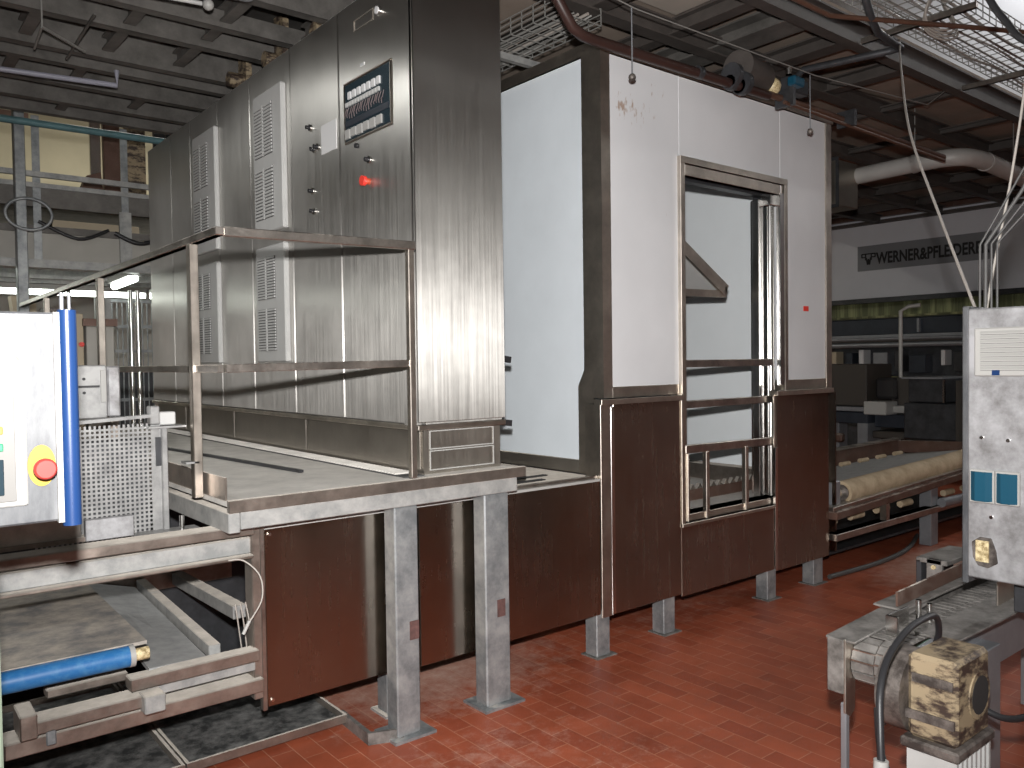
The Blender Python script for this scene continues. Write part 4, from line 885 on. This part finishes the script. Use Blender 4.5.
def wire_tray(name, p0, p1, w, h, label, cables=6, step=.1):
    p0 = Vector(p0); p1 = Vector(p1); d = (p1 - p0); L_ = d.length; d.normalize(); r = d.cross(Vector((0,0,1))).normalized(); z = Vector((0,0,1))
    t = thing(name, label, 'cable tray', p0)
    m = MB()
    for k in range(8):
        o = r * (w * (k / 7 - .5)); m.bar(p0 + o, p1 + o, .005, .005)
    for s_ in (-1, 1):
        for q in (.33, .66, 1): m.bar(p0 + r * s_ * w / 2 + z * h * q, p1 + r * s_ * w / 2 + z * h * q, .005, .005)
    n = int(L_ / step)
    for k in range(n + 1):
        c = p0 + d * (k * L_ / n); m.bar(c - r * w / 2, c + r * w / 2, .005, .005)
        for s_ in (-1, 1): m.bar(c + r * s_ * w / 2, c + r * s_ * w / 2 + z * h, .005, .005)
    m.build('wire_basket', M['wire'], t)
    for k in range(cables):
        off = w * (.8 * (k + .5) / cables - .4); pts = []
        for j in range(int(L_ / .5) + 2):
            c = p0 + d * min(L_, j * .5); pts.append(c + r * (off + random.uniform(-.02, .02)) + z * (.015 + random.uniform(0, .03)))
        m2 = MB().tube(smooth_path(pts, 3), random.choice([.006, .008, .010]), 6); m2.build('tray_cable', M[random.choice(['whitecable', 'whitecable', 'duct', 'wire'])], t)
    return t
t = wire_tray('cable_tray', (3.6, 2.28, 3.64), (10.5, 2.30, 3.64), .40, .12, 'long wire-mesh cable tray in front of the white wall, top right', 5)
for x in (5.1, 6.6, 8.3):
    MB().bar((x, 2.69, 3.615), (x, 2.0, 3.615), .035, .035).build('support_arm', M['rail'], t, .003)
t = wire_tray('cable_tray', (3.25, 3.36, 3.52), (3.25, 6.8, 3.52), .34, .10, 'wire-mesh cable tray running back between the control cabinets and the white cabin', 5)
MB().bar((2.98, 4.0, 3.49), (3.5, 4.0, 3.49), .04, .04).build('support_arm', M['galvd'], t)
# coil of cable on the tray
cl = MB()
for k in range(4):
    c = Vector((4.95 + .05 * k, 2.14 + .02 * k, 3.60)); cl.tube([c + Vector((math.cos(a) * (.15 + .015 * k), .03 * math.sin(2 * a), math.sin(a) * .12)) for a in [2 * PI * j / 24 for j in range(25)]], .007, 6, False)
tag(cl.build('cable_coil', M['whitecable']), 'loose loops of pale cable hanging at the near end of the long wire tray', 'cable coil')
# services on the left ceiling
tag(MB().tube([(-.6, 6.2, 3.5), (.808, 6.10, 3.5), (1.47, 6.0, 3.5), (1.47, 6.0, 3.6)], .018, 8).build('conduit', plain('pale_conduit', (.30, .30, .36), .4)), 'pale lilac conduit slanting under the deck beams, upper left', 'conduit')
tag(MB().bar((.898, 5.219, 3.5), (1.168, 5.477, 3.5), .012, .012).bar((.898, 5.219, 3.5), (.92, 5.6, 3.5), .010, .010).bar((.898, 5.219, 3.5), (.898, 5.219, 3.86), .008, .008).build('bracket_rod', M['wire']), 'bent pale bracket rod hanging below the deck beams, upper left', 'bracket')
tag(MB().bar((1.124, 5.015, 3.56), (1.139, 5.85, 3.56), .014, .01).build('cross_tie', M['beam']), 'thin dark diagonal tie crossing the deck beams, upper left', 'tie bar')
lamp_ = thing('round_fitting', 'small round grey fitting under the deck by the cabinet top', 'ceiling fitting', (1.75, 4.2, 3.5))
MB().tube([(1.67, 4.233, 3.62), (1.67, 4.233, 3.52)], .045, 16).build('body', M['midmetal'], lamp_)
MB().tube([(.9, 4.50, 3.5), (1.50, 4.385, 3.5)], .012, 8).build('tube', M['ventgrey'], lamp_)
MB().ball((1.53, 4.38, 3.5), .03).build('tube_end', M['offwhite'], lamp_)
for k, (x, y) in enumerate([(2.3, 4.5), (2.25, 5.1), (2.2, 5.6)]):
    o = thing('pipe_coupling', 'rusty pipe coupling between deck beams, %s along the cabinet top' % ['nearest', 'middle one', 'farthest'][k], 'pipe coupling', (x, y, 3.55), 'couplings above the cabinet row')
    MB().tube([(x - .12, y, 3.56), (x + .12, y, 3.56)], .05, 12).build('sleeve', M['rust'], o)
    MB().box(x - .02, x + .02, y - .07, y + .07, 3.50, 3.862).build('clamp', M['rust'], o)

# ------------------------------------------------------------------ mezzanine walkway, far left
mz = thing('mezzanine_walkway', 'grey steel mezzanine walkway with railings, upper left beyond the cabinets', 'walkway', (0, 8, 0))
MB().box(-5, 4.2, 8.0, 8.08, 2.98, 3.16).build('edge_beam', M['beam'], mz)
MB().box(-5, 4.2, 7.98, 10.2, 3.14, 3.18).build('deck', M['galvd'], mz)
MB().box(-5, 4.2, 8.03, 8.05, 2.50, 2.78).build('lower_fascia', M['wallgrey'], mz)
MB().box(-5, 4.2, 7.98, 8.12, 2.46, 2.53).build('lower_flange', M['galvd'], mz)
MB().box(-5, 4.2, 8.0, 8.1, 2.76, 2.82).build('lower_flange', M['beam'], mz)
MB().box(-5, 4.2, 8.3, 10.2, 2.70, 2.74).build('underside', M['wallgrey'], mz)
for z in (3.24, ): MB().bar((-5, 7.965, z + .02), (4.2, 7.965, z), .04, .045).build('rail', M['galvd'], mz)
for x in (1.30, 2.0, 3.2, -.5): MB().box(x - .03, x + .03, 7.992, 8.03 if x > 9 else 7.998, 2.5, 3.75).build('upright', M['galv'], mz)
MB().box(1.12, 1.20, 7.84, 7.94, 0, 3.75).build('column', M['galv'], mz, .006)
MB().box(3.9, 4.0, 8.1, 8.2, 0, 3.0).build('column', M['galv'], mz, .006)
MB().box(-4, -3.9, 8.1, 8.2, 0, 3.0).build('column', M['galv'], mz, .006)
MB().box(1.95, 2.05, 7.99, 8.02, 2.53, 3.0).build('gusset', M['galvd'], mz)
MB().box(1.5, 2.25, 8.5, 8.6, 2.80, 2.96).build('machine_seen_through', M['tan'], mz)
MB().tube(smooth_path([(1.9, 7.96, 2.80), (2.1, 7.93, 2.72), (2.35, 7.96, 2.80), (2.6, 7.95, 2.85)]), .02, 8).build('drooping_hose', M['black'], mz)
MB().tube(smooth_path([(1.3, 7.96, 2.85), (1.6, 7.93, 2.72), (1.85, 7.96, 2.82)]), .015, 8).build('drooping_hose', M['black'], mz)
tag(MB().tube([(-4, 7.79, 3.60), (2.6, 7.79, 3.64)], .03, 10).build('teal_pipe', M['tealpipe']), 'long teal pipe running above the mezzanine railing', 'pipe')
tag(MB().tube([(-4, 7.6, 3.66), (3.0, 7.65, 3.76)], .022, 8).build('teal_pipe', M['tealpipe']), 'thinner teal pipe tucked under the last deck beam', 'pipe')
tag(MB().tube([(1.21 + .17 * math.cos(a), 7.82, 2.88 + .13 * math.sin(a)) for a in [2 * PI * k / 28 for k in range(29)]], .014, 8, False).build('hose_loop', M['galv']), 'round loop of grey hose hanging on the mezzanine column', 'hose')
# things on the upper level in front of the cream wall
for k, (x, w, mt, lab) in enumerate([(2.10, .05, 'bright', 'shiny vertical pipe on the mezzanine before the cream wall'), (2.26, .08, 'brownrail', 'brown upright on the mezzanine next to the shiny pipe'),
        (2.50, .10, 'rust', 'mottled brown upright, third from the left on the mezzanine'), (2.75, .06, 'darkmetal', 'thin black upright on the mezzanine, left of the pair'), (2.88, .06, 'darkmetal', 'thin black upright on the mezzanine, closest to the cabinet'), (1.08, .07, 'galv', 'grey upright at the left edge of the mezzanine')]):
    tag(MB().box(x - w, x + w, 9.5, 9.5 + w, 3.181, 4.6).build('upright_post', M[mt], None, .004), lab, 'post')
tag(MB().hull([(1.80, 3.18), (2.12, 3.18), (2.08, 3.60), (1.95, 3.55)], 'y', 9.2, 9.35).build('folded_cover', M['brownrail']), 'brown triangular cover leaning on the mezzanine deck', 'cover')
tag(MB().box(1.3, 2.15, 13.7, 13.8, 5.15, 5.3).build('wall_beam', M['brownrail']), 'brown horizontal beam on the cream wall', 'beam')

# ------------------------------------------------------------------ hall under the mezzanine
struct(MB().box(-5, 6, 12.2, 12.3, 0, 2.7).build('wall_rear_low', M['wallgrey']))
struct(MB().box(-5, 6, 10.2, 12.3, 2.72, 2.76).build('ceiling_low', M['beam']))
for y in (10.6, 11.2, 11.8): struct(MB().box(-5, 6, y, y + .05, 2.62, 2.72).build('ceiling_rib', M['galvd']))
def fl_lamp(p0, p1, label):
    t = thing('fluorescent_lamp', label, 'ceiling lamp', p0, 'fluorescent lamps under the walkway')
    p0 = Vector(p0); p1 = Vector(p1); z = Vector((0, 0, 1))
    MB().bar(p0 + z * .05, p1 + z * .05, .12, .05).build('housing', M['offwhite'], t)
    MB().tube([p0, p1], .035, 10).build('tube', M['lamp'], t)
for k, x in enumerate((-.3, 1.12, 1.93, 2.75)):
    fl_lamp((x - .55 if k == 0 else x, 10.0, 2.42), (x + .76, 10.0, 2.42), ['lit fluorescent lamp behind the left column under the walkway', 'lit fluorescent lamp beside the column under the walkway', 'lit fluorescent lamp above the wire cage', 'lit fluorescent lamp nearest the cabinet row'][k])
fl_lamp((2.13, 9.0, 2.42), (2.12, 8.2, 2.43), 'lit lamp pointing away from view, between walkway edge and cage')
fl_lamp((.98, 9.2, 2.52), (.98, 8.4, 2.53), 'dimmer lamp pointing away from view at the left edge')
cg = thing('wire_cage', 'vertical-bar steel cage standing below the walkway beside the cabinets', 'cage', (2.4, 9, 0))
m = MB(); x = 2.05
while x < 3.3: m.box(x, x + .010, 9.0, 9.01, .05, 2.28); x += .048
m.build('bars', M['galv'], cg)
m = MB(); [m.box(2.0, 3.35, 8.99, 9.02, z, z + .03) for z in (.05, .75, 1.25, 1.75, 2.0, 2.26)]; m.build('cross_bars', M['galv'], cg)
for x in (2.0, 3.35): MB().box(x - .03, x + .03, 8.98, 9.03, 0, 2.32).build('frame_post', M['galvd'], cg)
MB().box(2.08, 2.6, 9.4, 9.8, 0.0, 1.6).build('stored_crate', M['darkmetal'], cg)
for k, x in enumerate((2.14, 2.205)):
    tag(MB().tube([(x, 8.45, 0), (x, 8.45, 2.34)], .022, 10).build('chrome_pole', M['bright']), ['thin chrome pole before the wire cage, left of two', 'thin chrome pole before the wire cage, right of two'][k], 'pole', 'chrome poles')
tc_ = thing('wall_enclosure', 'tan wall enclosure with a small red knob, above the blue grip tube', 'enclosure', (1.4, 7.2, 1.3))
MB().box(1.18, 1.51, 7.4, 7.6, 0, 2.04).build('cabinet_body', M['tan'], tc_, .005)
MB().tube([(1.49, 7.4, 1.79), (1.49, 7.37, 1.79)], .02, 10).build('red_knob', M['red'], tc_)
gc = thing('grey_enclosure', 'grey-brown enclosure behind the railing post under the walkway', 'enclosure', (1.55, 7.4, 1))
MB().box(1.53, 1.74, 7.4, 7.7, 0, 1.94).build('cabinet_body', M['wallgrey'], gc, .005)
MB().box(1.50, 1.76, 7.36, 7.7, 1.94, 2.0).build('lid', M['brownrail'], gc)
tag(MB().box(1.80, 1.93, 8.3, 8.36, 0, 2.25).build('door_post', M['galvd']), 'pale post left of the wire cage', 'post')
tag(MB().hull([(1.20, 2.02), (1.38, 2.02), (1.36, 2.26), (1.17, 2.26)], 'y', 8.6, 8.8).hull([(1.24, 0), (1.30, 0), (1.30, 2.02), (1.24, 2.02)], 'y', 8.66, 8.72).build('hopper', M['tan']), 'small tan hopper seen above the operator terminal', 'hopper')
tag(MB().box(2.16, 2.36, 7.45, 7.7, 0, 1.31).build('blue_crate', plain('dark_blue', (.02, .05, .14), .5)), 'dark blue bin behind the platform end', 'bin')
tag(MB().box(1.33, 1.50, 8.0, 8.2, 1.98, 2.12).box(1.40, 1.44, 8.05, 8.15, 0, 1.98).build('small_motor', M['ironfoot']), 'small dark motor unit on a post behind the grip tube', 'motor')
